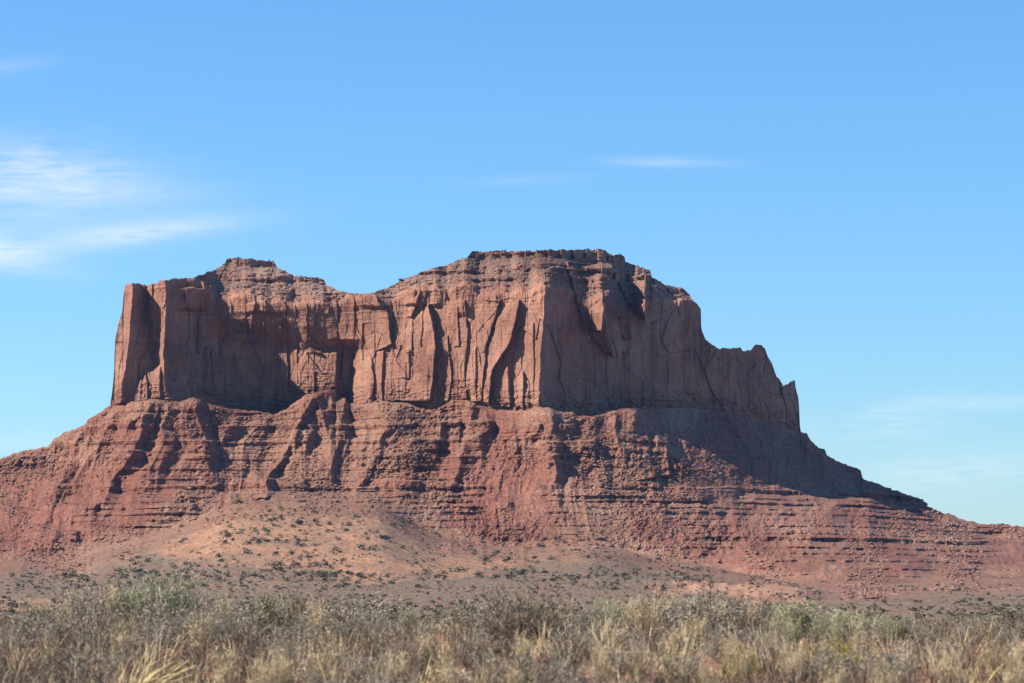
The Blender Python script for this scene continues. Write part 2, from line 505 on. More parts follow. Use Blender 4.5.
# ---- cap: stepped slope above the cliff
U = np.repeat(us[:, None], NCAP + 1, 1)
V = Vcap
Uw, Vw = U + fbm(U * 0.09, V * 0.06, 4, 11, 0.6) * 2.6, V + fbm(U * 0.07 + 40, V * 0.07, 4, 12, 0.6) * 3.0
Db = break_interp(LINES, Uw, rim[:, None] + 0 * V)
k = np.hanning(121)
k /= k.sum()
dsm = np.convolve(np.pad(Db[:, 0], 60, mode="edge"), k, mode="valid")[:, None]
h = (rim[:, None] - V)
D = Db + (dsm - Db) * smooth(0, 16, h) + h * PXM * 1.6 + (cb - rim)[:, None] * PXM * 0.07
for P, A in BUTT:
    add_butt(D, Uw, Vw, P, A)
for nn in NOSES:
    add_nose(D, Uw, Vw, *nn, slope=np.full_like(D, 1.0))
X, Z = unproject(U, V, D0 + D)
rr = random.Random(5)
zrow = lambda v, d=60: ray(512.0, v)[1] * (D0 + d)
bands = [(zrow(258.5), zrow(254.5), -0.7), (zrow(254.5), zrow(248.0), 0.0), (zrow(276.5), zrow(273.5), -0.7), (zrow(273.5), zrow(269.5), 0.05), (zrow(287), zrow(283.5), -0.2), (zrow(294), zrow(291.5), -0.1), (zrow(300), zrow(297.6), 0.1)]
q = zrow(305)
capt = terrace(zrow(330), zrow(235), bands, win=24)
Zt = Z + fbm(X * 0.02, Z * 0.01, 3, 51) * 1.6
msk = 0.72 + 0.5 * fbm(X * 0.02, Z * 0.03, 3, 52)
Lf = smooth(360, 380, U)
D = D + capt(Zt) * 1.9 * msk * (0.6 + 0.4 * Lf) * smooth(0, 3, h + 0.01)
cc, ee = cells(X / 6.5, Z / 3.4, 53)
c4, e4 = cells(X / 3.0, Z / 2.0, 54)
D = D + cc * 1.5 + c4 * 0.7 + np.exp(-(ee / 0.1) ** 2) * 0.7 + 1.6 * fbm(X * 0.05, Z * 0.06, 4, 55, 0.6) + rock_detail(X, Z, D) * 0.35
D = D + fbm(X * 0.012, Zt * 0.5, 3, 56, 0.7) * 1.6
# the two summit caprocks: blocks whose faces are turned a little from the sun
tp = top[:, None]
for (ua, ub, hpx, gain) in ((470, 612, 7.5, 0.62), (227, 276, 6.5, 0.6), (300, 326, 5.5, 0.6), (640, 692, 7, 0.5)):
    kz = smooth(ua - 2, ua + 3, U) * smooth(ub + 2, ub - 3, U) * smooth(tp + hpx + 1.2, tp + hpx - 1.2, V + fbm(U * 0.12, V * 0, 3, 57) * 1.6)
    xx = X + fbm(X * 0.05, Z * 0.05, 2, 58) * 5
    D = D + kz * ((xx / 15.0) % 1.0 - 0.5) * 15 * gain + kz * 2.0
zz = zrow(276.5)
kb = smooth(zz - 1.5, zz, Zt) * smooth(zz + 7.5, zz + 6, Zt) * smooth(425, 445, U) * np.clip(0.6 + 1.6 * fbm(X * 0.02, Z * 0, 3, 59), 0, 1)
D = D + kb * ((X / 19.0 + 0.3) % 1.0 - 0.5) * 19 * 0.6
# weld the seam with the cliff
fade = smooth(8, 0, h)
D = D * (1 - fade) + Dcl[:, :1] * fade
fz = smooth(4, 0, h)
X = X + (Xcl[:, :1] - X[:, -1:]) * fz
Z = Z + (Zcl[:, :1] - Z[:, -1:]) * fz
Xca, Zca, Dca = X, Z, D

# ---- talus
U = np.repeat(us[:, None], NTA + 1, 1)
V = Vta
cb_s = np.where(us < 110.9, v_top(us), np.where(us > 800.8, v_top(us) + (sum(v_top(us + q) for q in np.linspace(-22, 22, 23)) / 23 - v_top(us)) * smooth(815, 860, us), v_cb(us)))
toe_s = np.maximum(v_toe(us), cb_s + 8)
mid = np.minimum(np.maximum(490, cb_s + 12), toe_s - 4)
vj = np.maximum(591.0, toe_s + 5)
A0, A1, A2 = d_cb(us)[:, None], d_mid(us)[:, None], d_toe(us)[:, None]
inv_low = lambda v: 1 / 2400.0 + (v - 590.0) / 52.0 * (1 / 500.0 - 1 / 2400.0)


def apron(V):
    """large form of slope and plain, depth in metres behind D0, for the rows V of every column"""
    s1 = np.clip((V - cb_s[:, None]) / (mid - cb_s)[:, None], 0, 1)
    s2 = np.clip((V - mid[:, None]) / (toe_s - mid)[:, None], 0, 1)
    up_ = A0 + (A1 - A0) * s1 + (A2 - A1) * s2
    s3 = np.clip((V - toe_s[:, None]) / (vj - toe_s)[:, None], 0, 1)
    lo_ = 1 / ((1 - s3) / (D0 + A2) + s3 * inv_low(vj)[:, None]) - D0
    lo_ = np.where(V > vj[:, None], 1 / inv_low(np.maximum(V, vj[:, None])) - D0, lo_)
    return np.where(V > toe_s[:, None], lo_, up_)


D = apron(V)
slope = np.abs(np.gradient(D, axis=1) / np.maximum(np.gradient(V, axis=1), 1e-3)) / PXM       # metres of run per metre of rise
slope = np.clip(slope, 0.4, 8)
body = smooth(0, 10, V - cb[:, None]) * smooth(0, 12, toe[:, None] - V)
Uw, Vw = U + fbm(U * 0.07, V * 0.07, 4, 61, 0.6) * 3.5, V + fbm(U * 0.06 + 9, V * 0.09, 4, 62, 0.6) * 1.6
# gullies and ribs down the slope
rel = (V - cb[:, None])
gx = U + fbm(U * 0.02, V * 0.02, 3, 63) * 16 + (U - 480) * rel * -0.0006
rid = 1 - np.abs(fbm(gx * 0.026, V * 0.006, 4, 64, 0.55)) * 2.0
rid2 = 1 - np.abs(fbm(gx * 0.085, V * 0.016, 3, 65, 0.55)) * 2.0
upper = smooth(125, 60, rel)
lowr = smooth(640, 720, U) * smooth(488, 505, V)
wav = (fbm(U * 0.020 + 3, V * 0.03, 4, 66, 0.55) * 44 + fbm(U * 0.08, V * 0.10, 3, 67, 0.6) * 8) * lowr
D = D - body * (wav + (rid - 0.5) * 11 * (0.35 + 0.65 * upper) + (rid2 - 0.5) * 2.6 * (1 - 0.6 * lowr))
for nn in NOSES:
    add_nose(D, Uw, Vw, *nn, slope=np.clip(slope, 0.4, 5))
for RB, A_ in (([(400, 151), (440, 138), (500, 104)], 13), ([(397, 193), (440, 206), (486, 214)], 15), ([(393, 313), (440, 292), (505, 258)], 22), ([(398, 345), (440, 338), (490, 330)], 13),
               ([(404, 400), (450, 378), (500, 352)], 9), ([(399, 470), (440, 466), (500, 452)], 10), ([(407, 549), (450, 556), (520, 560)], 14), ([(411, 590), (450, 600), (500, 606)], 9),
               ([(408, 634), (436, 660), (470, 684)], 12), ([(430, 80), (470, 66), (530, 40)], 10), ([(404, 120), (440, 100), (490, 72)], 9)):
    vv_ = [q[0] for q in RB]
    c_ = np.interp(V, vv_, [q[1] for q in RB]) + fbm(V * 0.05, V * 0 + RB[0][1], 3, 69, 0.6) * 5
    x_ = Uw - c_
    pr = np.where(x_ < 0, np.clip(1 + x_ / 22, 0, 1), np.clip(1 - x_ / 8.5, 0, 1)) ** 1.15
    D = D - A_ * pr * smooth(vv_[0] - 2, vv_[0] + 8, V) * smooth(vv_[-1] + 12, vv_[-1] - 12, V)
add_butt(D, Uw, Vw, [(640, 437), (667, 432), (669, 476), (636, 480)], 10)
# the spur that carries the light beyond the big corner, and the rounded cones under the cliff
X, Z = unproject(U, V, D0 + D)
zt = lambda v, d: ray(512.0, v)[1] * (D0 + d)
tb = []
for (v0, v1, d, r) in [(408, 410.5, -60, .3), (416, 417.5, -70, .3), (423, 427.5, -80, .12), (433, 434.5, -90, .3), (440, 443.5, -95, .15), (450, 451.5, -110, .3), (457, 459, -120, .25),
                       (468, 469.5, -130, .3), (478, 479.5, -140, .3), (486, 490.5, -160, .1), (496, 497.3, -190, .3), (501, 503, -200, .15), (507, 508.5, -220, .3), (512, 514, -240, .2),
                       (519, 520.2, -250, .3), (525, 526.5, -270, .2), (533, 534.4, -300, .3), (537, 541, -330, .12), (547, 549, -380, .15), (553, 554.6, -420, .2), (560, 562, -480, .2), (568, 569.5, -550, .2), (575, 576, -650, .3)]:
    tb.append((zt(v1, d), zt(v0, d), r))
ter = terrace(-10, 330, tb, win=16)
Zt = Z + fbm(X * 0.012, Z * 0.02, 3, 71) * 1.8 + 0.6 * fbm(X * 0.08, Z * 0.08, 2, 72)
lm = np.clip(0.56 + 1.7 * fbm(X * 0.013, Z * 0.020, 4, 73, 0.6) + 0.2 * smooth(480, 500, V), 0.0, 1.25)
lm = np.clip(lm + 0.3 * lowr, 0.05, 1.15)
lm = lm * (1 - 0.75 * smooth(650, 720, U) * smooth(488, 478, V))
edge = smooth(0, 4, rel) * smooth(0, 5, toe[:, None] - V)
D = D + ter(Zt) * np.clip(slope, 1.2, 7.5) * (1.45 - 0.35 * smooth(2, 4, slope)) * lm * edge
# rubble and thin beds
cc, ee = cells(X / 6.0, Z / 4.0, 81)
rub = np.clip(0.6 + 1.2 * fbm(X * 0.014, Z * 0.02, 3, 83), 0.1, 1.4)
sc_ = np.clip(slope, 0.7, 2.2)
rgh = fbm(X * 0.20, Z * 0.24, 4, 85, 0.72)
thin = fbm(X * 0.010, Zt * 0.40, 3, 87, 0.75) * 1.5 + fbm(X * 0.03, Zt * 0.95, 2, 88) * 0.6
D = D - edge * (rub * (cc * 0.5 + rgh * 4.0) + thin * np.clip(lm, 0.1, 1)) * sc_ * (1 - 0.45 * smooth(640, 700, U) * smooth(495, 470, V)) - edge * fbm(X * 0.045, Z * 0.055, 4, 86, 0.6) * 2.6
Xta, Zta, Dta = X, Z, D
# keep the talus top in front of the cliff foot
Dta[:, 0] = np.minimum(Dta[:, 0], np.where(cb - top > 0.5, Dcl[:, -1] - 2, 1e9))

# ---- plain in front of the butte, fanned out from the viewer, down to the roadside rise
NG1, NG2 = 110, 90
sG1 = np.linspace(0, 1, NG1 + 1)[None, :]
vj2 = np.maximum(vj, toe + 3)
Vg1 = toe[:, None] + (vj2 - toe)[:, None] * sG1
Vg2 = lin(vj2, np.full_like(vj, 642.0), NG2)
Vg = np.concatenate([Vg1, Vg2[:, 1:]], 1)
Dg = D0 + apron(Vg)
U = np.repeat(us[:, None], Vg.shape[1], 1)
Xg, Zg = unproject(U, Vg, Dg)
gl = smooth(0, 6, Vg - toe[:, None])
Zg = Zg + gl * Dg * (0.00055 * fbm(Xg * 0.006, Dg * 0.004, 4, 91, 0.55)) + gl * (0.5 * fbm(Xg * 0.09, Dg * 0.06, 4, 92, 0.6) - 1.6 * np.abs(fbm(Xg * 0.016, Dg * 0.006, 3, 96, 0.55)) * smooth(250, 30, Vg * 0 + (Vg - toe[:, None]) * 3))
# low slickrock swell
hm = smooth(0, 14, -poly_sd(U, Vg, [(690, 574), (760, 577), (826, 586), (832, 596), (800, 609), (770, 610), (700, 597), (650, 582)]) + fbm(U * 0.05, Vg * 0.15, 3, 93) * 5)
hz = hm * 5.0 * (Dg / 2000.0)
st = 0.9
hz = (np.floor(hz / st) + smooth(0.35, 1.0, hz / st % 1.0)) * st + 0.2 * hm * fbm(Xg * 0.1, Dg * 0.05, 3, 94)
Zg = Zg + hz * hm
# near rows
DN = np.array([440, 380, 320, 260, 210, 170, 140, 115, 95, 80, 68, 58, 51, 46, 42, 39, 36.5, 34, 32, 30, 28, 26, 24.5, 23, 21.5, 20, 19, 18, 17, 16, 15, 14, 13, 12, 11, 10, 9, 8, 7, 6, 5, 4, 3, 2], float)
zn = tab([(-40, -1.6), (2, -1.6), (5, -1.45), (10, -0.75), (14, -0.58), (22, -0.5), (32, -0.55), (42, -0.9), (60, -3.6), (100, -7), (200, -9.4), (320, -9.9), (500, -10)])
tan_u = ray(us, 642.0)[0]
Xn = tan_u[:, None] * (DN * np.interp(DN, [2, 12, 40, 120, 300, 440], [16, 4.0, 2.6, 1.5, 1.05, 1.0]))[None, :]
Dn = np.repeat(DN[None, :], NC, 0)
near_noise = lambda x, y: 0.05 * fbm(x * 0.9, y * 0.7, 4, 95) * np.clip(y / 12, 0.2, 1.5)
Zn = zn(Dn) + near_noise(Xn, Dn)


# ------------------------------------------------------------------ mesh helpers
def mesh_obj(name, verts, faces, mat=None, parent=None, smoothed=False):
    """faces: (n,4) or (n,3) int array"""
    me = bpy.data.meshes.new(name)
    verts = np.asarray(verts, np.float32)
    faces = np.asarray(faces, np.int32)
    k_ = faces.shape[1]
    me.vertices.add(len(verts))
    me.vertices.foreach_set("co", verts.ravel())
    me.loops.add(faces.size)
    me.loops.foreach_set("vertex_index", faces.ravel())
    me.polygons.add(len(faces))
    me.polygons.foreach_set("loop_start", np.arange(0, faces.size, k_, dtype=np.int32))
    me.polygons.foreach_set("loop_total", np.full(len(faces), k_, np.int32))
    me.polygons.foreach_set("use_smooth", np.full(len(faces), smoothed))
    me.update(calc_edges=True)
    if mat:
        me.materials.append(mat)
    ob = bpy.data.objects.new(name, me)
    COL.objects.link(ob)
    if parent:
        ob.parent = parent
    return ob


def grid_piece(name, X, Y, Z, mask, mat, parent=None, smoothed=False):
    """quads of a grid where mask (n-1, m-1) is true, as one mesh"""
    n, m = X.shape
    idx = np.arange(n * m).reshape(n, m)
    fq = np.stack([idx[:-1, 1:], idx[1:, 1:], idx[1:, :-1], idx[:-1, :-1]], -1)[mask]
    used, inv = np.unique(fq, return_inverse=True)
    P = np.stack([X.ravel(), Y.ravel(), Z.ravel()], 1)[used]
    return mesh_obj(name, P, inv.reshape(-1, 4), mat, parent, smoothed), used


def tag(o, label=None, cat=None, group=None, kind=None):
    for k_, v_ in (("label", label), ("category", cat), ("group", group), ("kind", kind)):
        if v_:
            o[k_] = v_
    return o


def empty(name, loc=(0, 0, 0)):
    o = bpy.data.objects.new(name, None)
    COL.objects.link(o)
    o.location = loc
    return o


# ------------------------------------------------------------------ materials
def new_mat(name):
    m = bpy.data.materials.new(name)
    m.use_nodes = True
    t = m.node_tree
    b = t.nodes["Principled BSDF"]
    b.inputs["Roughness"].default_value = 0.95
    b.inputs["Specular IOR Level"].default_value = 0.1
    return m, t, b


def pos_noise(t, scale, sc=(1, 1, 1), detail=4, rough=0.55, dist=0.0):
    g = N(t, "ShaderNodeNewGeometry")
    mp = N(t, "ShaderNodeMapping")
    mp.inputs["Scale"].default_value = sc
    L(t, g, "Position", mp, 0)
    n = N(t, "ShaderNodeTexNoise", i_Scale=scale, i_Detail=detail, i_Roughness=rough, i_Distortion=dist)
    L(t, mp, 0, n, "Vector")
    return n.outputs["Fac"]


def ramp(t, fac, stops):
    r = N(t, "ShaderNodeValToRGB")
    e = r.color_ramp.elements
    while len(e) > 1:
        e.remove(e[-1])
    e[0].position, e[0].color = stops[0][0], (*stops[0][1], 1)
    for p_, c_ in stops[1:]:
        q_ = e.new(p_)
        q_.color = (*c_, 1)
    t.links.new(fac, r.inputs[0])
    return r.outputs[0]


def mixc(t, f, a, b, blend="MIX"):
    m = N(t, "ShaderNodeMix", data_type="RGBA", blend_type=blend)
    if isinstance(f, (int, float)):
        m.inputs["Factor"].default_value = f
    else:
        t.links.new(f, m.inputs["Factor"])
    for s_, x in (("A", a), ("B", b)):
        if isinstance(x, tuple):
            m.inputs[s_].default_value = (*x, 1)
        else:
            t.links.new(x, m.inputs[s_])
    return m.outputs["Result"]


def rng_map(t, fac, a, b):
    m = N(t, "ShaderNodeMapRange", i_1=a, i_2=b, i_3=0.0, i_4=1.0)
    t.links.new(fac, m.inputs[0])
    return m.outputs[0]


def strata_colour(t, c_dark, c_mid, c_light, c_alt, streaks=0.5, beds=0.4, bed_scale=0.16, speck=0.5):
    base = ramp(t, pos_noise(t, 0.018, (1, .5, 0.8), 6, 0.6), [(0.3, c_dark), (0.5, c_mid), (0.72, c_light)])
    vert = rng_map(t, pos_noise(t, 0.11, (1, .6, 0.09), 5, 0.6, 0.3), 0.42, 0.66)
    base = mixc(t, M(t, "MULTIPLY", vert, streaks), base, c_alt)
    bd = rng_map(t, pos_noise(t, bed_scale, (0.03, 0.03, 1.0), 5, 0.65, 0.2), 0.38, 0.64)
    base = mixc(t, M(t, "MULTIPLY", bd, beds), base, c_dark)
    if streaks > 0.4:                      # desert varnish: dark upright stains, pale fresh scars
        vs = rng_map(t, pos_noise(t, 0.16, (1, .6, 0.035), 4, 0.65, 0.1), 0.50, 0.68)
        vs = M(t, "MULTIPLY", vs, rng_map(t, pos_noise(t, 0.012, (1, .5, 1.2), 3, 0.6), 0.42, 0.6))
        base = mixc(t, M(t, "MULTIPLY", vs, 0.6), base, tuple(c_ * 0.45 for c_ in c_dark))
        sc_r = rng_map(t, pos_noise(t, 0.035, (1, .5, 0.55), 5, 0.6, 0.4), 0.58, 0.64)
        base = mixc(t, M(t, "MULTIPLY", sc_r, 0.45), base, (c_light[0] * 1.06, c_light[1] * 0.92, c_light[2] * 0.78))
        hl = rng_map(t, pos_noise(t, 0.24, (0.012, 0.012, 1.0), 3, 0.6, 0.0), 0.60, 0.66)
        base = mixc(t, M(t, "MULTIPLY", hl, 0.45), base, c_dark)
    fine = rng_map(t, pos_noise(t, 0.30, (1, .6, 1), 5, 0.8), 0.34, 0.66)
    if speck > 0.5:                        # tan, grey and olive grains among the red
        gr = rng_map(t, pos_noise(t, 0.20, (1, .6, 1.3), 5, 0.75), 0.50, 0.64)
        base = mixc(t, M(t, "MULTIPLY", gr, 0.42), base, (0.215, 0.140, 0.095))
        gr = rng_map(t, pos_noise(t, 0.31, (1.3, .6, 1), 4, 0.7), 0.55, 0.68)
        base = mixc(t, M(t, "MULTIPLY", gr, 0.5), base, (0.135, 0.095, 0.088))
    else:
        gr = rng_map(t, pos_noise(t, 0.07, (1.5, .6, 0.6), 6, 0.7), 0.48, 0.62)
        base = mixc(t, M(t, "MULTIPLY", gr, 0.35), base, (0.26, 0.165, 0.115))
    return mixc(t, speck, base, mixc(t, fine, (0.50, 0.48, 0.48), (1.38, 1.38, 1.40)), "MULTIPLY")


def rock_mat(name, *cols):
    """one rock, or two blended by the share of loose scree on it"""
    m, t, b = new_mat(name)
    base = strata_colour(t, *cols[0])
    if len(cols) > 1:
        at_ = N(t, "ShaderNodeAttribute", attribute_name="scree")
        f = M(t, "ADD", at_.outputs["Fac"], M(t, "MULTIPLY", M(t, "SUBTRACT", pos_noise(t, 0.05, (1, .6, 1.6), 6, 0.7), 0.5), 1.5))
        base = mixc(t, rng_map(t, f, 0.3, 0.7), base, strata_colour(t, *cols[1]))
    t.links.new(base, b.inputs["Base Color"])
    bp = N(t, "ShaderNodeBump", i_Strength=0.6, i_Distance=1.2)
    t.links.new(pos_noise(t, 0.5, (1, .6, 0.7), 5, 0.7), bp.inputs["Height"])
    L(t, bp, 0, b, "Normal")
    return m


C_CLIFF = ((0.1661, 0.0718, 0.0465), (0.2708, 0.1289, 0.0824), (0.3575, 0.2008, 0.1334), (0.1802, 0.0837, 0.0575), 0.5, 0.25, 0.16, 0.45)
C_CAP = ((0.1182, 0.0626, 0.0433), (0.2106, 0.1214, 0.0853), (0.2661, 0.1767, 0.1265), (0.1552, 0.0993, 0.0686), 0.2, 0.5, 0.22, 0.85)
C_TALUS = ((0.1265, 0.0464, 0.0296), (0.1987, 0.0773, 0.0494), (0.2168, 0.103, 0.0686), (0.1662, 0.0773, 0.0535), 0.35, 0.45, 0.3, 0.9)
C_SCREE = ((0.1526, 0.0711, 0.0435), (0.2212, 0.1119, 0.0695), (0.2746, 0.1559, 0.0995), (0.1678, 0.095, 0.058), 0.3, 0.15, 0.3, 0.9)
m_cliff = rock_mat("cliff_sandstone", C_CLIFF, C_CAP)
m_cap = m_cliff
m_talus = rock_mat("red_talus", C_TALUS, C_SCREE)
m_slick = rock_mat("pink_slickrock", ((0.22, 0.105, 0.062), (0.31, 0.165, 0.10), (0.36, 0.21, 0.135), (0.25, 0.135, 0.085), 0.2, 0.45, 1.6, 0.8))


def ground_material():
    m, t, b = new_mat("desert_soil")
    at = N(t, "ShaderNodeAttribute", attribute_name="sand")
    n1 = pos_noise(t, 0.022, (1, 0.45, 1), 7, 0.65)
    s = M(t, "ADD", at.outputs["Fac"], M(t, "MULTIPLY", M(t, "SUBTRACT", n1, 0.5), 2.6))
    s = M(t, "MULTIPLY", rng_map(t, s, 0.15, 1.0), 1.0)
    soil = ramp(t, pos_noise(t, 0.10, (1, 0.5, 1), 6, 0.7), [(0.3, (0.128, 0.068, 0.046)), (0.5, (0.188, 0.108, 0.074)), (0.7, (0.216, 0.092, 0.056))])
    scrub = ramp(t, pos_noise(t, 0.33, (1, 0.4, 1), 5, 0.7), [(0.35, (0.088, 0.066, 0.044)), (0.6, (0.185, 0.140, 0.088))])
    soil = mixc(t, rng_map(t, pos_noise(t, 0.05, (1, 0.4, 1), 6, 0.7), 0.34, 0.56), soil, scrub)
    sand = ramp(t, pos_noise(t, 0.12, (1, 0.5, 1), 6, 0.7), [(0.3, (0.235, 0.120, 0.068)), (0.7, (0.39, 0.21, 0.118))])
    base = mixc(t, s, soil, sand)
    rk = N(t, "ShaderNodeAttribute", attribute_name="rocky")
    rkf = rng_map(t, M(t, "ADD", rk.outputs["Fac"], M(t, "MULTIPLY", M(t, "SUBTRACT", pos_noise(t, 0.05, (1, .5, 1), 6, 0.7), 0.5), 1.6)), 0.35, 0.75)
    base = mixc(t, rkf, base, strata_colour(t, *C_SCREE))
    fine = rng_map(t, pos_noise(t, 0.30, (1, .12, 1), 5, 0.8), 0.34, 0.66)
    base = mixc(t, 0.85, base, mixc(t, fine, (0.55, 0.53, 0.52), (1.35, 1.35, 1.35)), "MULTIPLY")
    near = N(t, "ShaderNodeAttribute", attribute_name="near")
    base = mixc(t, near.outputs["Fac"], base, ramp(t, pos_noise(t, 3.0, (1, 1, 1), 6, 0.7), [(0.3, (0.160, 0.068, 0.036)), (0.7, (0.288, 0.136, 0.072))]))
    t.links.new(base, b.inputs["Base Color"])
    bp = N(t, "ShaderNodeBump", i_Strength=0.35, i_Distance=0.6)
    t.links.new(pos_noise(t, 0.7, (1, 1, 1), 5, 0.7), bp.inputs["Height"])
    L(t, bp, 0, b, "Normal")
    return m


m_ground = ground_material()

# ------------------------------------------------------------------ build butte and ground
butte = empty("butte", (60, D0, 0))
tag(butte, "great red sandstone butte with two stepped summits above a long ledged talus apron", "butte", kind="structure")
off = np.array([60, D0, 0.0])


def put(name, X, D, Z, mask, mat, scree=None):
    o, used_ = grid_piece(name, X - 60, D, Z, mask, mat, butte)
    if scree is not None:
        o.data.attributes.new("scree", "FLOAT", "POINT").data.foreach_set("value", scree.ravel()[used_].astype(np.float32))
    return o


def flatness(D, V, run0, run1):
    """0 on steep rock, 1 where the surface runs back gently"""
    g = np.abs(np.gradient(D, axis=1)) / np.maximum(np.gradient(V, axis=1), 0.02) / PXM
    for _ in range(2):
        g[1:-1] = (g[:-2] + g[1:-1] * 2 + g[2:]) / 4
        g[:, 1:-1] = (g[:, :-2] + g[:, 1:-1] * 2 + g[:, 2:]) / 4
    return smooth(run0, run1, g)


scree_cap = smooth(2, 14, rim[:, None] - Vcap) * (0.25 + 0.75 * flatness(Dca, Vcap, 0.6, 2.0))
scree_ta = np.clip(0.46 + 1.3 * fbm(Xta * 0.012 + 5, Zta * 0.012, 4, 301, 0.6), 0, 1) * 0.75 * (1 - 0.5 * smooth(560, 700, us)[:, None] * smooth(470, 500, Vta))
scree_ta = np.clip(scree_ta * (0.25 + 0.95 * flatness(Dta, Vta, 0.5, 1.9)) + 0.22 * flatness(Dta, Vta, 2.2, 6.0), 0, 1)
for P_, a_, w_ in (([(590, 478), (622, 478), (640, 545), (545, 555), (560, 520)], 0.9, 7), ([(300, 395), (318, 395), (350, 505), (255, 505)], 0.55, 10), ([(400, 405), (420, 405), (360, 505), (320, 505)], 0.5, 10)):
    scree_ta = np.maximum(scree_ta, a_ * smooth(w_, -w_, poly_sd(np.repeat(us[:, None], NTA + 1, 1), Vta, P_)))
scree_ta = np.clip(scree_ta + smooth(16, 0, toe_s[:, None] - Vta) * 0.6, 0, 1)
hc = (rim - top)
hl = (cb - rim)
ok_cap = np.repeat(((np.maximum(hc[:-1], hc[1:]) > 0.4))[:, None], NCAP, 1)
ok_cl = np.repeat(((np.maximum(hl[:-1], hl[1:]) > 0.4))[:, None], NCL, 1)
um = (us[:-1] + us[1:]) / 2
left = (um < 356)[:, None]
put("stepped_cap", Xca, Dca, Zca, ok_cap & left, m_cap, scree_cap)
put("stepped_cap", Xca, Dca, Zca, ok_cap & ~left, m_cap, scree_cap)
spire = ((um > 783.5) & (um < 803))[:, None]
put("cliff_face", Xcl, Dcl, Zcl, ok_cl & ~spire, m_cliff)
put("rock_spire", Xcl, Dcl, Zcl, ok_cl & spire, m_cliff)
put("talus_slope", Xta, Dta, Zta, np.ones((NC - 1, NTA), bool), m_talus, scree_ta)
# the far side: flat top, rear cliff and rear slope
Dt = np.where(hc > 0.4, Dca[:, 0], np.where(hl > 0.4, Dcl[:, 0], Dta[:, 0]))
Xt, Zt_ = Xca[:, 0], Zca[:, 0]
Xt = np.where(hc > 0.4, Xca[:, 0], np.where(hl > 0.4, Xcl[:, 0], Xta[:, 0]))
Zt_ = np.where(hc > 0.4, Zca[:, 0], np.where(hl > 0.4, Zcl[:, 0], Zta[:, 0]))
thick = np.interp(us, [-260, 100, 125, 230, 640, 700, 740, 800, 840, 1290], [60, 30, 70, 110, 120, 60, 26, 16, 30, 60])
drop = np.interp(us, [-260, 100, 125, 690, 795, 830, 1290], [30, 30, 130, 150, 60, 20, 20])
Xb = np.stack([Xt, Xt * 1.0, Xt, Xt, Xt], 1)
Db_ = np.stack([Dt, Dt + thick, Dt + thick * 1.5, Dt + thick * 1.5 + 20, Dt + thick * 1.5 + 420], 1)
Zb = np.stack([Zt_, Zt_ - thick * 0.03, Zt_ - np.minimum(30, Zt_ * 0.3), np.maximum(Zt_ - 30 - drop, Zt_ * 0.35), np.full_like(Zt_, -16)], 1)
put("rear_slope", Xb, Db_, Zb, np.ones((NC - 1, 4), bool), m_talus)

# ground: plain + near rows in one sheet; slickrock swell a piece of its own
XG = np.concatenate([Xg, Xn], 1)
DG = np.concatenate([Dg, Dn], 1)
ZG = np.concatenate([Zg, Zn], 1)
XG[:, 0], DG[:, 0], ZG[:, 0] = Xta[:, -1], D0 + Dta[:, -1], Zta[:, -1]
VG = np.concatenate([Vg, np.full_like(Xn, 700.0)], 1)
UG = np.repeat(us[:, None], XG.shape[1], 1)
fm = np.ones((NC - 1, XG.shape[1] - 1), bool)
hmf = np.zeros_like(XG)
hmf[:, :hm.shape[1]] = hm
hq = hmf[:-1, :-1] > 0.35
gr, used = grid_piece("ground", XG, DG, ZG, fm & ~hq, m_ground)
tag(gr, "red sandy desert plain dotted with scrub in front of the butte", kind="structure")
sand = np.zeros_like(XG)
for P, a_, s_ in [([(150, 545), (200, 522), (245, 503), (380, 503), (420, 528), (520, 545), (545, 560), (480, 575), (380, 585), (260, 570), (170, 560)], 0.75, 10),
                  ([(540, 560), (560, 530), (585, 512), (610, 512), (615, 535), (580, 565)], 0.35, 8),
                  ([(0, 598), (45, 598), (75, 604), (45, 611), (0, 611)], 0.6, 3), ([(60, 566), (130, 552), (140, 566), (80, 574)], 0.5, 6),
                  ([(640, 578), (700, 585), (690, 600), (650, 592)], 0.5, 5), ([(880, 580), (960, 572), (1030, 584), (1030, 592), (900, 592)], 0.45, 6),
                  ([(900, 622), (960, 618), (985, 624), (940, 636), (905, 632)], 0.6, 4), ([(840, 560), (900, 568), (890, 585), (840, 585)], 0.4, 6)]:
    sand = np.maximum(sand, a_ * smooth(s_, -s_, poly_sd(UG, VG, P)))
at = gr.data.attributes.new("sand", "FLOAT", "POINT")
at.data.foreach_set("value", sand.ravel()[used].astype(np.float32))
rocky = np.zeros_like(XG)
rocky[:, :Vg.shape[1]] = smooth(34, 0, Vg - toe_s[:, None]) * 0.75
at = gr.data.attributes.new("rocky", "FLOAT", "POINT")
at.data.foreach_set("value", rocky.ravel()[used].astype(np.float32))
at = gr.data.attributes.new("near", "FLOAT", "POINT")
at.data.foreach_set("value", smooth(160, 70, DG).ravel()[used].astype(np.float32))
sw, _ = grid_piece("slickrock_swell", XG, DG, ZG, fm & hq, m_slick)
tag(sw, "low pink slickrock swell rising from the plain", kind="structure")
# the far country under and round the butte, out to the horizon
ys = np.concatenate([[-300, -60, 0], np.geomspace(40, 14000, 50)])
xs = np.concatenate([-np.geomspace(9000, 60, 40), [0], np.geomspace(60, 9000, 40)])
YF, XF = np.meshgrid(ys, xs)
ZF = np.interp(YF, [-300, 60, 200, 500, 60000], [-4.5, -9, -14, -16, -22]) + 0 * XF
ff, _u2 = grid_piece("desert_floor", XF, YF, ZF, np.ones((len(xs) - 1, len(ys) - 1), bool), m_ground)
tag(ff, "flat desert floor reaching the horizon", kind="structure")


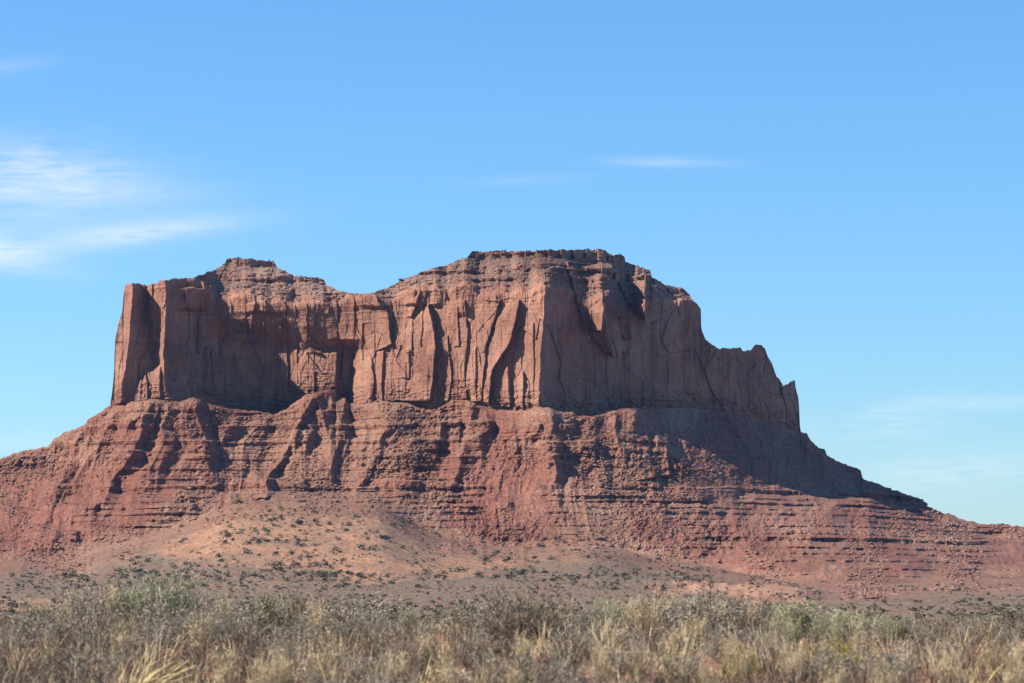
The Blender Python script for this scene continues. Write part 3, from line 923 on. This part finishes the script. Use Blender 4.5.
def on_ground(u, v):
    """point of the relief seen at a pixel of the talus or plain, from the built grids"""
    i = int(np.clip(np.searchsorted(us, u), 1, NC - 1))
    if v < toe[i]:
        j = int(np.clip(np.searchsorted(Vta[i], v), 0, NTA))
        return Vector((Xta[i, j], D0 + Dta[i, j], Zta[i, j]))
    j = int(np.clip(np.searchsorted(Vg[i], v), 0, Vg.shape[1] - 1))
    return Vector((Xg[i, j], Dg[i, j], Zg[i, j]))

# ------------------------------------------------------------------ thin desert haze
hb = empty("tmp")
bpy.data.objects.remove(hb)
x0_, x1_, y0_, y1_, z0_, z1_ = -9100, 9100, -400, 14100, -24, 440
hv = [(x, y, z) for x in (x0_, x1_) for y in (y0_, y1_) for z in (z0_, z1_)]
hf = [(0, 1, 3, 2), (4, 6, 7, 5), (0, 4, 5, 1), (2, 3, 7, 6), (0, 2, 6, 4), (1, 5, 7, 3)]
m_haze = bpy.data.materials.new("haze_air")
m_haze.use_nodes = True
ht = m_haze.node_tree
ht.nodes.clear()
ho = N(ht, "ShaderNodeOutputMaterial")
pv = N(ht, "ShaderNodeVolumePrincipled")
pv.inputs["Color"].default_value = (0.28, 0.52, 1.0, 1)
pv.inputs["Density"].default_value = HAZE
L(ht, pv, 0, ho, "Volume")
hz_ob = mesh_obj("haze", hv, hf, m_haze)
tag(hz_ob, "thin bluish desert haze between the viewer and the butte", kind="stuff")
#@@REST
# ------------------------------------------------------------------ rocks and desert plants on the slope
R = random.Random(11)


def leaf_mat(name, c0, c1, scale=9.0, trans=0.15):
    m, t, b = new_mat(name)
    c = ramp(t, pos_noise(t, scale, (1, 1, 1), 3, 0.6), [(0.35, c0), (0.65, c1)])
    info = N(t, "ShaderNodeObjectInfo")
    v = N(t, "ShaderNodeMapRange", i_1=0.0, i_2=1.0, i_3=0.82, i_4=1.16)
    L(t, info, "Random", v, 0)
    hs = N(t, "ShaderNodeHueSaturation")
    t.links.new(c, hs.inputs["Color"])
    L(t, v, 0, hs, "Value")
    L(t, hs, 0, b, "Base Color")
    return m


m_dshrub = leaf_mat("dark_shrub_leaves", (0.055, 0.055, 0.038), (0.125, 0.115, 0.078), 0.8)
m_pale = leaf_mat("pale_scrub_leaves", (0.15, 0.12, 0.085), (0.28, 0.225, 0.155), 0.8)
m_gshrub = leaf_mat("green_shrub_leaves", (0.045, 0.062, 0.028), (0.11, 0.125, 0.060), 0.8)
m_boulder = rock_mat("boulder_rock", ((0.15, 0.075, 0.050), (0.25, 0.135, 0.092), (0.36, 0.22, 0.155), (0.19, 0.105, 0.075), 0.3, 0.2, 0.4, 0.7))
m_white = rock_mat("white_rock", ((0.62, 0.58, 0.54), (0.74, 0.70, 0.66), (0.8, 0.78, 0.75), (0.7, 0.66, 0.62), 0.1, 0.1, 0.4, 0.2))


def ico(seed, squash=0.75, rough=0.28, sub=1):
    """an angular boulder of unit radius: verts, tris"""
    import bmesh
    bm = bmesh.new()
    bmesh.ops.create_icosphere(bm, subdivisions=sub, radius=1.0)
    r_ = random.Random(seed)
    for v_ in bm.verts:
        k_ = 1 + r_.uniform(-rough, rough)
        v_.co = Vector((v_.co.x * k_ * 1.15, v_.co.y * k_, v_.co.z * k_ * squash))
    vv = np.array([v_.co[:] for v_ in bm.verts])
    tt = np.array([[q_.index for q_ in f_.verts] for f_ in bm.faces])
    bm.free()
    return vv, tt


def clump(seed, n=170, tri=0.34, flat=0.75):
    """a rounded bush of loose leaf sprays, about one unit across and 0.75 high"""
    r_ = np.random.default_rng(seed)
    d_ = r_.normal(size=(n, 3))
    d_ /= np.linalg.norm(d_, axis=1)[:, None]
    lobes = r_.normal(size=(5, 3))
    rad = 0.36 + 0.10 * np.max(d_ @ (lobes / np.linalg.norm(lobes, axis=1)[:, None]).T, axis=1)
    c_ = d_ * (rad * r_.uniform(0.2, 1.05, n))[:, None]
    c_[:, 2] = c_[:, 2] * flat + 0.28
    c_[:, 2] = np.maximum(c_[:, 2], 0.02)
    a_ = r_.normal(size=(n, 3))
    b_ = r_.normal(size=(n, 3))
    a_ *= tri / np.linalg.norm(a_, axis=1)[:, None] * 0.6
    b_ *= tri / np.linalg.norm(b_, axis=1)[:, None] * 0.6
    vv = np.stack([c_ - a_ * 0.5, c_ + a_ * 0.5 + b_ * 0.2, c_ + b_ * 0.8], 1).reshape(-1, 3)
    return vv, np.arange(n * 3).reshape(-1, 3)


def thing_copy(src, name, loc, rz, sc3):
    o = bpy.data.objects.new(name, src)
    COL.objects.link(o)
    o.location = loc
    o.rotation_euler = (0, 0, rz)
    o.scale = sc3
    return o


def mesh_only(name, vv, tt, mat):
    o = mesh_obj(name, vv, tt, mat)
    me = o.data
    bpy.data.objects.remove(o)
    return me


far_dark = [mesh_only("desert_shrub", *clump(40 + i), m_dshrub) for i in range(4)]
far_green = [mesh_only("juniper", *clump(60 + i, 120, 0.26, 0.95), m_gshrub) for i in range(2)]
boulders = [mesh_only("boulder", *ico(80 + i, R.uniform(0.6, 0.85), 0.26, 2 if i < 2 else 1), m_boulder) for i in range(5)]
white_me = mesh_only("boulder", *ico(99, 0.8, 0.2, 1), m_white)


def px_size(p, px):
    return px * p.y / F


SPOTS = [  # column, row of the foot, width in pixels, kind, own label
    (409, 524, 11, 1, "bright green bush under the lowest red ledge above the sand fan"),
    (386, 540, 15, 0, "widest dark bush clump on the orange sand below the green bush"),
    (402, 549, 9, 1, "grey green bush just downhill of the widest dark clump on the sand"),
    (460, 571, 17, 1, "long low dark green thicket at the lower edge of the orange sand"),
    (238, 503, 10, 0, "dark bush at the upper left tip of the sand fan beside the ledges"),
    (299, 524, 10, 0, "dark bush high on the middle of the bare orange sand fan"),
    (228, 536, 9, 0, "dark bush on the left shoulder of the sand fan"),
    (485, 562, 16, 1, "low green thicket by the gully at the right end of the sand"),
    (401.5, 281.5, 7, 0, "lone dark bush on the skyline where the saddle climbs to the taller summit"),
]
for (u, v, wpx, kd, lab) in SPOTS:
    if v < 300:
        i = int(np.searchsorted(us, u))
        p = Vector((Xca[i, 2], D0 + Dca[i, 2] - 1, Zca[i, 2] - 1))
    else:
        p = on_ground(u, v)
    w_ = px_size(p, wpx)
    me = R.choice(far_green if kd else far_dark)
    o = thing_copy(me, "juniper" if kd else "desert_shrub", p, R.uniform(0, 6.28), (w_ * 1.1, w_ * 1.1, w_ * 0.72 * (0.75 if wpx > 12 else 1.05)))
    tag(o, lab, "bush")

fanP = [(60, 570), (150, 540), (235, 505), (380, 506), (430, 532), (520, 548), (560, 532), (600, 516), (640, 552), (720, 568), (800, 588), (1030, 584), (1030, 640), (0, 640), (0, 575)]
cand = []
while len(cand) < 8000:
    u, v = R.uniform(-10, 1034), R.uniform(500, 640)
    if poly_sd(np.array([u]), np.array([v]), fanP)[0] > 0:
        continue
    n_ = float(fbm(np.array([u * 0.03]), np.array([v * 0.06]), 3, 201)[0])
    if R.random() > (0.20 + 0.4 * n_ if v < 572 else 0.6 + 0.9 * n_):
        continue
    p = on_ground(u, v)
    big_ = R.random() ** 3
    wm = (2.4 + 7.5 * big_) if v < 578 else (1.8 + 5.6 * big_)      # metres
    if v > 590:
        wm *= 0.6
    cand.append((wm * F / p.y, u, v, p, wm))
cand.sort(key=lambda c: -c[0])
indiv, rest_ = cand[:280], cand[280:]
for (wpx, u, v, p, wm) in indiv:
    up_ = v < 578
    o = thing_copy(R.choice(far_dark), "desert_shrub", p, R.uniform(0, 6.28), (wm * R.uniform(.9, 1.25), wm * R.uniform(.9, 1.2), wm * R.uniform(0.55, 0.9)))
    if up_:
        tag(o, "small dark shrub, one of many dotting the orange sandy fan below the butte", "bush", "dark shrubs dotted over the sandy fan")
    else:
        tag(o, "small dark shrub, one of many scattered over the flat plain beyond the roadside scrub", "bush", "dark shrubs scattered over the plain")


def merged(name, items, mat):
    """items: (verts, tris, loc, scale3, rz) -> one mesh"""
    V_, T_, n_ = [], [], 0
    for (vv, tt, loc, s3, rz) in items:
        c_, s_ = math.cos(rz), math.sin(rz)
        q_ = vv * np.array(s3)
        q_ = np.stack([q_[:, 0] * c_ - q_[:, 1] * s_, q_[:, 0] * s_ + q_[:, 1] * c_, q_[:, 2]], 1) + np.array(loc)
        V_.append(q_)
        T_.append(tt + n_)
        n_ += len(vv)
    return mesh_obj(name, np.concatenate(V_), np.concatenate(T_), mat)


small = [clump(140 + i, 34, 0.55) for i in range(6)]
pale_n = [c for k_, c in enumerate(rest_) if k_ % 5 < 3]
items = [(*R.choice(small), p, (wm, wm, wm * 0.7), R.uniform(0, 6.28)) for k_, (_w, u, v, p, wm) in enumerate(rest_) if k_ % 5 >= 3]
for _ in range(5200):                          # sparser growth up on the talus
    u = R.uniform(-10, 1034)
    i = int(np.searchsorted(us, u))
    v = R.uniform(cb[i] + 3, toe[i])
    if float(fbm(np.array([u * 0.02]), np.array([v * 0.03]), 3, 202)[0]) < R.uniform(-0.6, 0.5):
        continue
    p = on_ground(u, v)
    wm = R.uniform(1.0, 2.4)
    items.append((*R.choice(small), p, (wm, wm, wm * 0.75), R.uniform(0, 6.28)))
tag(merged("desert_scrub", items, m_dshrub), "countless small tufts of scrub over the plain and the rocky slopes", kind="stuff")

tag(merged("dry_scrub", [(*R.choice(small), p, (wm * .9, wm * .9, wm * 0.55), R.uniform(0, 6.28)) for (_w, u, v, p, wm) in pale_n], m_pale), "countless pale dry tufts over the plain", kind="stuff")

# boulders
BLD = [(449, 488, 5.0), (454, 485, 6.5), (460, 487, 6.0), (464, 490, 4.0), (457, 490, 4.5)]
for (u, v, wpx) in BLD:
    p = on_ground(u, v)
    w_ = px_size(p, wpx) / 2
    o = thing_copy(R.choice(boulders[:2]), "boulder", p + Vector((0, -2, w_ * 0.3)), R.uniform(0, 6.28), (w_, w_, w_))
    tag(o, "large pale boulder in the knot of blocks resting on the middle talus ledge", "boulder", "pale blocks resting on the middle ledge")
p = on_ground(950.5, 538.5)
o = thing_copy(white_me, "boulder", p + Vector((0, -1, 0.8)), 0.4, (1.2, 1.2, 1.3))
tag(o, "tiny white boulder, the only white speck on the low right benches", "boulder")
RIMB = [(889, 488.5), (896, 491.5), (902, 494), (909, 496.5), (915, 498.5), (921, 501), (926, 503.5), (930, 508), (934, 510), (938, 511.5)]
for (u, v) in RIMB:
    p = on_ground(u, v + 1.2)
    w_ = R.uniform(2.0, 3.8)
    o = thing_copy(R.choice(boulders[:2]), "boulder", p + Vector((0, 0, w_ * 0.35)), R.uniform(0, 6.28), (w_, w_, w_))
    tag(o, "dark boulder in the row along the right skyline of the talus", "boulder", "boulders along the right skyline")
nb = 0
while nb < 110:
    u = R.uniform(0, 1000)
    i = int(np.searchsorted(us, u))
    v = R.uniform(cb[i] + 12, toe[i] + 4)
    if R.random() > 0.5 + 0.8 * float(fbm(np.array([u * 0.012]), np.array([v * 0.02]), 3, 203)[0]):
        continue
    nb += 1
    p = on_ground(u, v)
    w_ = R.uniform(1.6, 3.0)
    o = thing_copy(R.choice(boulders[:3]), "boulder", p + Vector((0, -1, w_ * 0.3)), R.uniform(0, 6.28), (w_, w_, w_ * R.uniform(.7, 1.1)))
    tag(o, "fallen boulder among many lying loose on the red talus slope", "boulder", "fallen boulders on the talus slope")
bb = [ico(300 + i, 0.75, 0.3, 1) for i in range(6)]
items = []
while len(items) < 14000:
    u = R.uniform(-20, 1040)
    i = int(np.searchsorted(us, u))
    v = R.uniform(cb[i] + 2, toe[i] + 12)
    if R.random() > 0.22 + 2.0 * float(fbm(np.array([u * 0.022]), np.array([v * 0.014]), 4, 204)[0]):
        continue
    p = on_ground(u, v)
    w_ = 0.5 + 1.7 * R.random() ** 4
    items.append((*R.choice(bb), p + Vector((0, -0.5, w_ * 0.25)), (w_ * R.uniform(.8, 1.4), w_, w_), R.uniform(0, 6.28)))
tag(merged("rubble", items, m_boulder), "small rocky rubble strewn over the talus slopes", kind="stuff")

# ------------------------------------------------------------------ roadside scrub close to the viewer
m_twig_grey = leaf_mat("grey_twigs", (0.1368, 0.1049, 0.0775), (0.3078, 0.2508, 0.1881))
m_leaf_grey = leaf_mat("grey_leaves", (0.171, 0.1425, 0.0969), (0.4104, 0.3534, 0.2565))
m_leaf_green = leaf_mat("pale_green_stems", (0.1938, 0.1881, 0.1026), (0.4104, 0.3876, 0.2394))
m_leaf_olive = leaf_mat("olive_leaves", (0.075, 0.065, 0.028), (0.20, 0.16, 0.07))
m_leaf_straw = leaf_mat("straw_stems", (0.3078, 0.228, 0.1254), (0.57, 0.456, 0.2736))
m_leaf_brown = leaf_mat("brown_dry_leaves", (0.1254, 0.0855, 0.057), (0.2964, 0.2166, 0.1482))
m_yellow = leaf_mat("yellow_green_leaves", (0.20, 0.17, 0.03), (0.38, 0.31, 0.06))
m_gold = leaf_mat("golden_grass", (0.3876, 0.285, 0.1254), (0.6612, 0.5244, 0.2736))
m_dark_twig = leaf_mat("dark_twigs", (0.055, 0.045, 0.038), (0.12, 0.10, 0.085))


class Blades:
    """collects thin curved blades"""

    def __init__(self, seed):
        self.v, self.f, self.n = [], [], 0
        self.r = random.Random(seed)

    def path(self, pts, w0, w1):
        d_ = (pts[-1] - pts[0]).normalized()
        side = d_.cross(Vector((self.r.uniform(-1, 1), self.r.uniform(-1, 1), self.r.uniform(-.3, .3))))
        if side.length < 1e-4:
            side = Vector((1, 0, 0))
        side.normalize()
        k_ = len(pts)
        for i_, p_ in enumerate(pts):
            w_ = w0 + (w1 - w0) * i_ / (k_ - 1)
            self.v += [(p_ - side * w_)[:], (p_ + side * w_)[:]]
        for i_ in range(k_ - 1):
            a_ = self.n + 2 * i_
            self.f.append((a_, a_ + 1, a_ + 3, a_ + 2))
        self.n += 2 * k_

    def mesh(self, name, mat):
        o = mesh_obj(name, np.array(self.v), np.array(self.f), mat)
        me = o.data
        bpy.data.objects.remove(o)
        return me


def grow(seed, spread=1.0, upright=0.35, stems=46, subs=8, leaves=7, leaf_l=0.06, leaf_w=0.007, twig_w=0.006):
    """a shrub about one unit high: (stems mesh data, foliage mesh data) as Blades"""
    S, Lf_ = Blades(seed), Blades(seed + 1)
    r_ = random.Random(seed + 2)
    for _ in range(stems):
        az = r_.uniform(0, 6.283)
        tilt = (r_.random() ** 0.7) * (1.25 - upright)
        d_ = Vector((math.cos(az) * math.sin(tilt) * spread, math.sin(az) * math.sin(tilt) * spread, math.cos(tilt)))
        ln = r_.uniform(0.65, 1.02) * (1 if tilt < 0.7 else 0.85)
        base = Vector((r_.gauss(0, .06), r_.gauss(0, .06), -0.03))
        bend = Vector((r_.uniform(-.2, .2), r_.uniform(-.2, .2), r_.uniform(-0.05, .25)))
        pts = [base + d_ * ln * t_ + bend * t_ * t_ * ln for t_ in (0, .35, .7, 1)]
        S.path(pts, twig_w, twig_w * 0.35)
        for _s in range(subs):
            t_ = r_.uniform(0.3, 1.0)
            p_ = base + d_ * ln * t_ + bend * t_ * t_ * ln
            sd = (d_ * 0.8 + Vector((r_.gauss(0, .6), r_.gauss(0, .6), r_.gauss(0.25 + upright, .35)))).normalized()
            sl = r_.uniform(0.10, 0.26)
            e_ = p_ + sd * sl + Vector((0, 0, r_.uniform(-.02, .05)))
            S.path([p_, e_], twig_w * 0.5, twig_w * 0.2)
            for _l in range(leaves):
                q_ = p_.lerp(e_, r_.uniform(0.2, 1.05))
                ld = (sd + Vector((r_.gauss(0, .7), r_.gauss(0, .7), r_.gauss(0.15, .6)))).normalized()
                Lf_.path([q_, q_ + ld * leaf_l * r_.uniform(.6, 1.4)], leaf_w, leaf_w * 0.3)
    return S, Lf_


KINDS = {}


def kind(key, name, stem_m, leaf_m, n, **kw):
    KINDS[key] = (name, [])
    for i_ in range(n):
        S, Lf_ = grow(1000 + 37 * len(KINDS) + 7 * i_, **kw)
        KINDS[key][1].append((S.mesh("stems", stem_m), Lf_.mesh("foliage", leaf_m)))


kind("grey", "sagebrush", m_twig_grey, m_leaf_grey, 3, spread=1.15, upright=0.15, stems=52, subs=9, leaves=7, leaf_l=0.055, leaf_w=0.0075)
kind("twig", "blackbrush", m_dark_twig, m_leaf_brown, 2, spread=1.1, upright=0.2, stems=54, subs=10, leaves=5, leaf_l=0.06, leaf_w=0.006, twig_w=0.0075)
kind("green", "rabbitbrush", m_leaf_green, m_leaf_green, 2, spread=0.9, upright=0.6, stems=80, subs=8, leaves=5, leaf_l=0.085, leaf_w=0.006)
kind("olive", "bitterbrush", m_dark_twig, m_leaf_olive, 1, spread=1.0, upright=0.3, stems=46, subs=9, leaves=9, leaf_l=0.05, leaf_w=0.009)
kind("straw", "dry_weed", m_leaf_straw, m_leaf_straw, 2, spread=0.7, upright=0.75, stems=60, subs=5, leaves=4, leaf_l=0.07, leaf_w=0.006)
kind("yellow", "snakeweed", m_leaf_olive, m_yellow, 1, spread=1.2, upright=0.3, stems=60, subs=9, leaves=8, leaf_l=0.05, leaf_w=0.009)

LABEL = {
    "grey": ("grey leafy sagebrush, one of many crowded along the roadside rise", "grey sagebrush of the roadside rise"),
    "twig": ("dark brown twiggy bush, one of several in the roadside rise", "dark twiggy bushes of the roadside rise"),
    "green": ("pale green broom-like bush, one of several in the roadside rise", "pale green bushes of the roadside rise"),
    "straw": ("dry straw coloured weed, one of many between the roadside bushes", "straw weeds of the roadside rise"),
}


def ground_z(x, y):
    return float(zn(y)) + float(near_noise(np.array([x]), np.array([y]))[0])


def shrub(key, u, v_t, dist, wpx=None, label=None, hmin=0.22):
    """a shrub at column u, dist metres away, reaching up to row v_t"""
    tx_, tz_ = ray(u, v_t)
    x = tx_ * dist
    g_ = ground_z(x, dist)
    h_ = max(hmin, tz_ * dist - g_)
    name, protos = KINDS[key]
    st_, fo_ = R.choice(protos)
    w_ = h_ * R.uniform(0.9, 1.25) if wpx is None else wpx * dist / F / 1.5
    root = empty(name, (x, dist, g_ - 0.01))
    root.rotation_euler = (0, 0, R.uniform(0, 6.28))
    root.scale = (w_, w_, h_)
    for n_, me in (("stems", st_), ("foliage", fo_)):
        o = bpy.data.objects.new(n_, me)
        COL.objects.link(o)
        o.parent = root
    if label:
        tag(root, label, "bush")
    else:
        tag(root, LABEL[key][0], "bush", LABEL[key][1])
    return root


OWN = [
    ("green", 172, 584, 27, 95, "tallest pale green broom bush, under the left cliff's dark alcove"),
    ("green", 132, 590, 30, 80, "pale green bush standing just left of the tallest green one"),
    ("grey", 92, 590, 26, 110, "big grey sagebrush beside the pale green bushes on their left"),
    ("grey", 28, 614, 24, 110, "grey bush at the far left edge of the scrub"),
    ("olive", 266, 600, 25, 70, "small olive brown bush right of the tall green broom"),
    ("olive", 298, 597, 31, 40, "thin olive sprig behind the olive brown bush"),
    ("grey", 222, 604, 24, 100, "wide grey bush between the green broom and the olive brown bush"),
    ("grey", 350, 596, 27, 120, "grey bush with pale twig tips below the gap in the cliff"),
    ("twig", 522, 588, 22, 105, "tallest dark twiggy bush in the middle of the scrub"),
    ("twig", 498, 598, 27, 70, "dark thin bush leaning against the tallest twiggy one"),
    ("grey", 470, 604, 26, 90, "grey bush left of the tallest dark twiggy bush"),
    ("straw", 645, 600, 23, 80, "straw coloured weed clump right of the middle bushes"),
    ("grey", 700, 588, 25, 110, "tall grey bush around the thin dead stalk"),
    ("twig", 742, 600, 26, 80, "dark twiggy bush right of the thin dead stalk"),
    ("green", 800, 604, 29, 95, "pale green bush before the pink slickrock swell"),
    ("green", 845, 612, 28, 90, "fine green bush sloping down to the gap in the scrub"),
    ("grey", 884, 634, 23, 90, "low pale sage mound at the gap in the scrub"),
    ("twig", 950, 622, 24, 95, "dark twiggy bush right of the gap in the scrub"),
    ("twig", 1010, 612, 25, 90, "dark bush at the far right edge of the scrub"),
    ("grey", 985, 618, 29, 80, "grey bush between the two dark bushes at the right end"),
    ("yellow", 836, 664, 17, 58, "low yellow green snakeweed on the bare red soil"),
    ("yellow", 742, 672, 16, 40, "second small yellow green plant beside the straw grass"),
]
for (k_, u, v_, d_, w_, lab) in OWN:
    shrub(k_, u, v_, d_, w_, lab)
env = tab([(-20, 618), (40, 610), (80, 594), (170, 590), (215, 602), (300, 602), (345, 600), (400, 609), (432, 614), (470, 606), (520, 597), (600, 605), (640, 602), (700, 596), (745, 604), (780, 610),
           (830, 617), (870, 632), (912, 645), (945, 634), (985, 626), (1045, 622)])
for (dist, step, drop_, mixk) in ((36, 38, 5, "ggtgsn"), (30, 42, 6, "gtggns"), (26, 44, 12, "ggtsg"), (22, 46, 20, "gtgtg"), (19, 50, 30, "gtsgg"), (16.5, 54, 42, "tgsgt"), (14.6, 44, 52, "gtsgs"), (13.2, 60, 74, "sgst")):
    u = -110 + R.uniform(0, 30)
    while u < 1135:
        c_ = R.choice(mixk)
        if 760 < u < 900 and c_ in "gt" and dist > 20:
            c_ = "n"
        if 540 < u < 760 and R.random() < 0.35:
            c_ = "s"
        key = {"g": "grey", "t": "twig", "s": "straw", "n": "green"}[c_]
        if not (dist < 15 and 95 < u < 215):    # the big golden tussock stands clear
            shrub(key, u, float(env(u)) + drop_ - 6 + R.uniform(-4, 9), dist)
        u += step * R.uniform(0.7, 1.3)

# thin dead stalk
B = Blades(5)
p0 = Vector((0, 0, 0))
hS = 0.62
B.path([Vector((0, 0, 0)), Vector((.004, 0, .3)), Vector((-.002, 0, hS))], 0.0045, 0.0022)
for i_ in range(46):
    t_ = R.uniform(0.35, 1)
    a_ = R.uniform(0, 6.28)
    q_ = Vector((0, 0, hS * t_))
    B.path([q_, q_ + Vector((math.cos(a_) * .03, math.sin(a_) * .03, R.uniform(.01, .04)))], 0.002, 0.001)
txs, tzs = ray(710, 566)
ds = 21.0
gz = ground_z(txs * ds, ds)
stalk = bpy.data.objects.new("dead_stalk", B.mesh("dead_stalk", m_dark_twig))
COL.objects.link(stalk)
stalk.location = (txs * ds, ds, gz)
stalk.scale = (1, 1, (tzs * ds - gz) / hS)
tag(stalk, "thin dark dead flower stalk standing straight up above the scrub", "plant stalk")


def tussock(B_, c_, h_, n_, lean=(0, 0), spread=0.5, w_=0.0035):
    for _ in range(n_):
        a_ = B_.r.uniform(0, 6.28)
        s_ = B_.r.random() * spread
        d_ = Vector((math.cos(a_) * s_ + lean[0], math.sin(a_) * s_ + lean[1], 1)).normalized()
        ln = h_ * B_.r.uniform(0.55, 1.15)
        b_ = c_ + Vector((B_.r.gauss(0, .03), B_.r.gauss(0, .03), -.01))
        droop = Vector((d_.x, d_.y, -0.35)) * ln * B_.r.uniform(0.1, 0.5)
        B_.path([b_, b_ + d_ * ln * .4 + droop * .1, b_ + d_ * ln * .75 + droop * .45, b_ + d_ * ln + droop], w_, w_ * 0.3)


# golden tussocks one can tell apart
for (u, v_, dist, h_, n_, lean, sp, lab) in [
        (118, 692, 13.2, 0.36, 130, (0.75, 0.1), 0.6, "big golden grass tussock arching to the right at the lower left"),
        (418, 690, 13.8, 0.26, 40, (0.1, 0.0), 0.3, "golden grass tuft upright below the middle of the scrub"),
        (330, 686, 14.0, 0.27, 40, (0.1, 0.0), 0.35, "pale straw tuft between the golden tussock and the upright tuft"),
        (672, 672, 15.0, 0.30, 50, (0.0, 0.0), 0.35, "pale yellow grass tuft standing before the straw weeds"),
        (968, 690, 13.5, 0.25, 45, (0.05, 0.0), 0.35, "straw tuft at the lower right corner below the dark bushes")]:
    tx_, _tz = ray(u, v_)
    x = tx_ * dist
    B_ = Blades(int(u))
    tussock(B_, Vector((0, 0, 0)), h_, n_, lean, sp, 0.0042)
    o = bpy.data.objects.new("grass_tussock", B_.mesh("grass_tussock", m_gold))
    COL.objects.link(o)
    o.location = (x, dist, ground_z(x, dist))
    tag(o, lab, "grass tussock")
# the rest of the grass is one mass of each colour
for (nm, mt, cnt, seed, lab) in (("dry_grass", m_leaf_straw, 950, 70, "pale dry grass filling the gaps between the roadside bushes"),
                                 ("brown_grass", m_leaf_brown, 1120, 71, "dead brown grass and litter low between the roadside bushes")):
    B_ = Blades(seed)
    for _ in range(cnt):
        dist = 12.2 + 26 * B_.r.random() ** 1.5
        u = B_.r.uniform(-150, 1174)
        x = (u - 512) / F * dist
        if float(fbm(np.array([x * 0.5]), np.array([dist * 0.4]), 2, seed)[0]) < B_.r.uniform(-0.7, 0.35):
            continue
        tussock(B_, Vector((x, dist, ground_z(x, dist))), B_.r.uniform(0.12, 0.30) * (0.8 if nm == "brown_grass" else 1.0), B_.r.randint(12, 26), (B_.r.gauss(0, .12), 0), 0.55, 0.003)
    o = mesh_obj(nm, np.array(B_.v), np.array(B_.f), mt)
    tag(o, lab, kind="stuff")
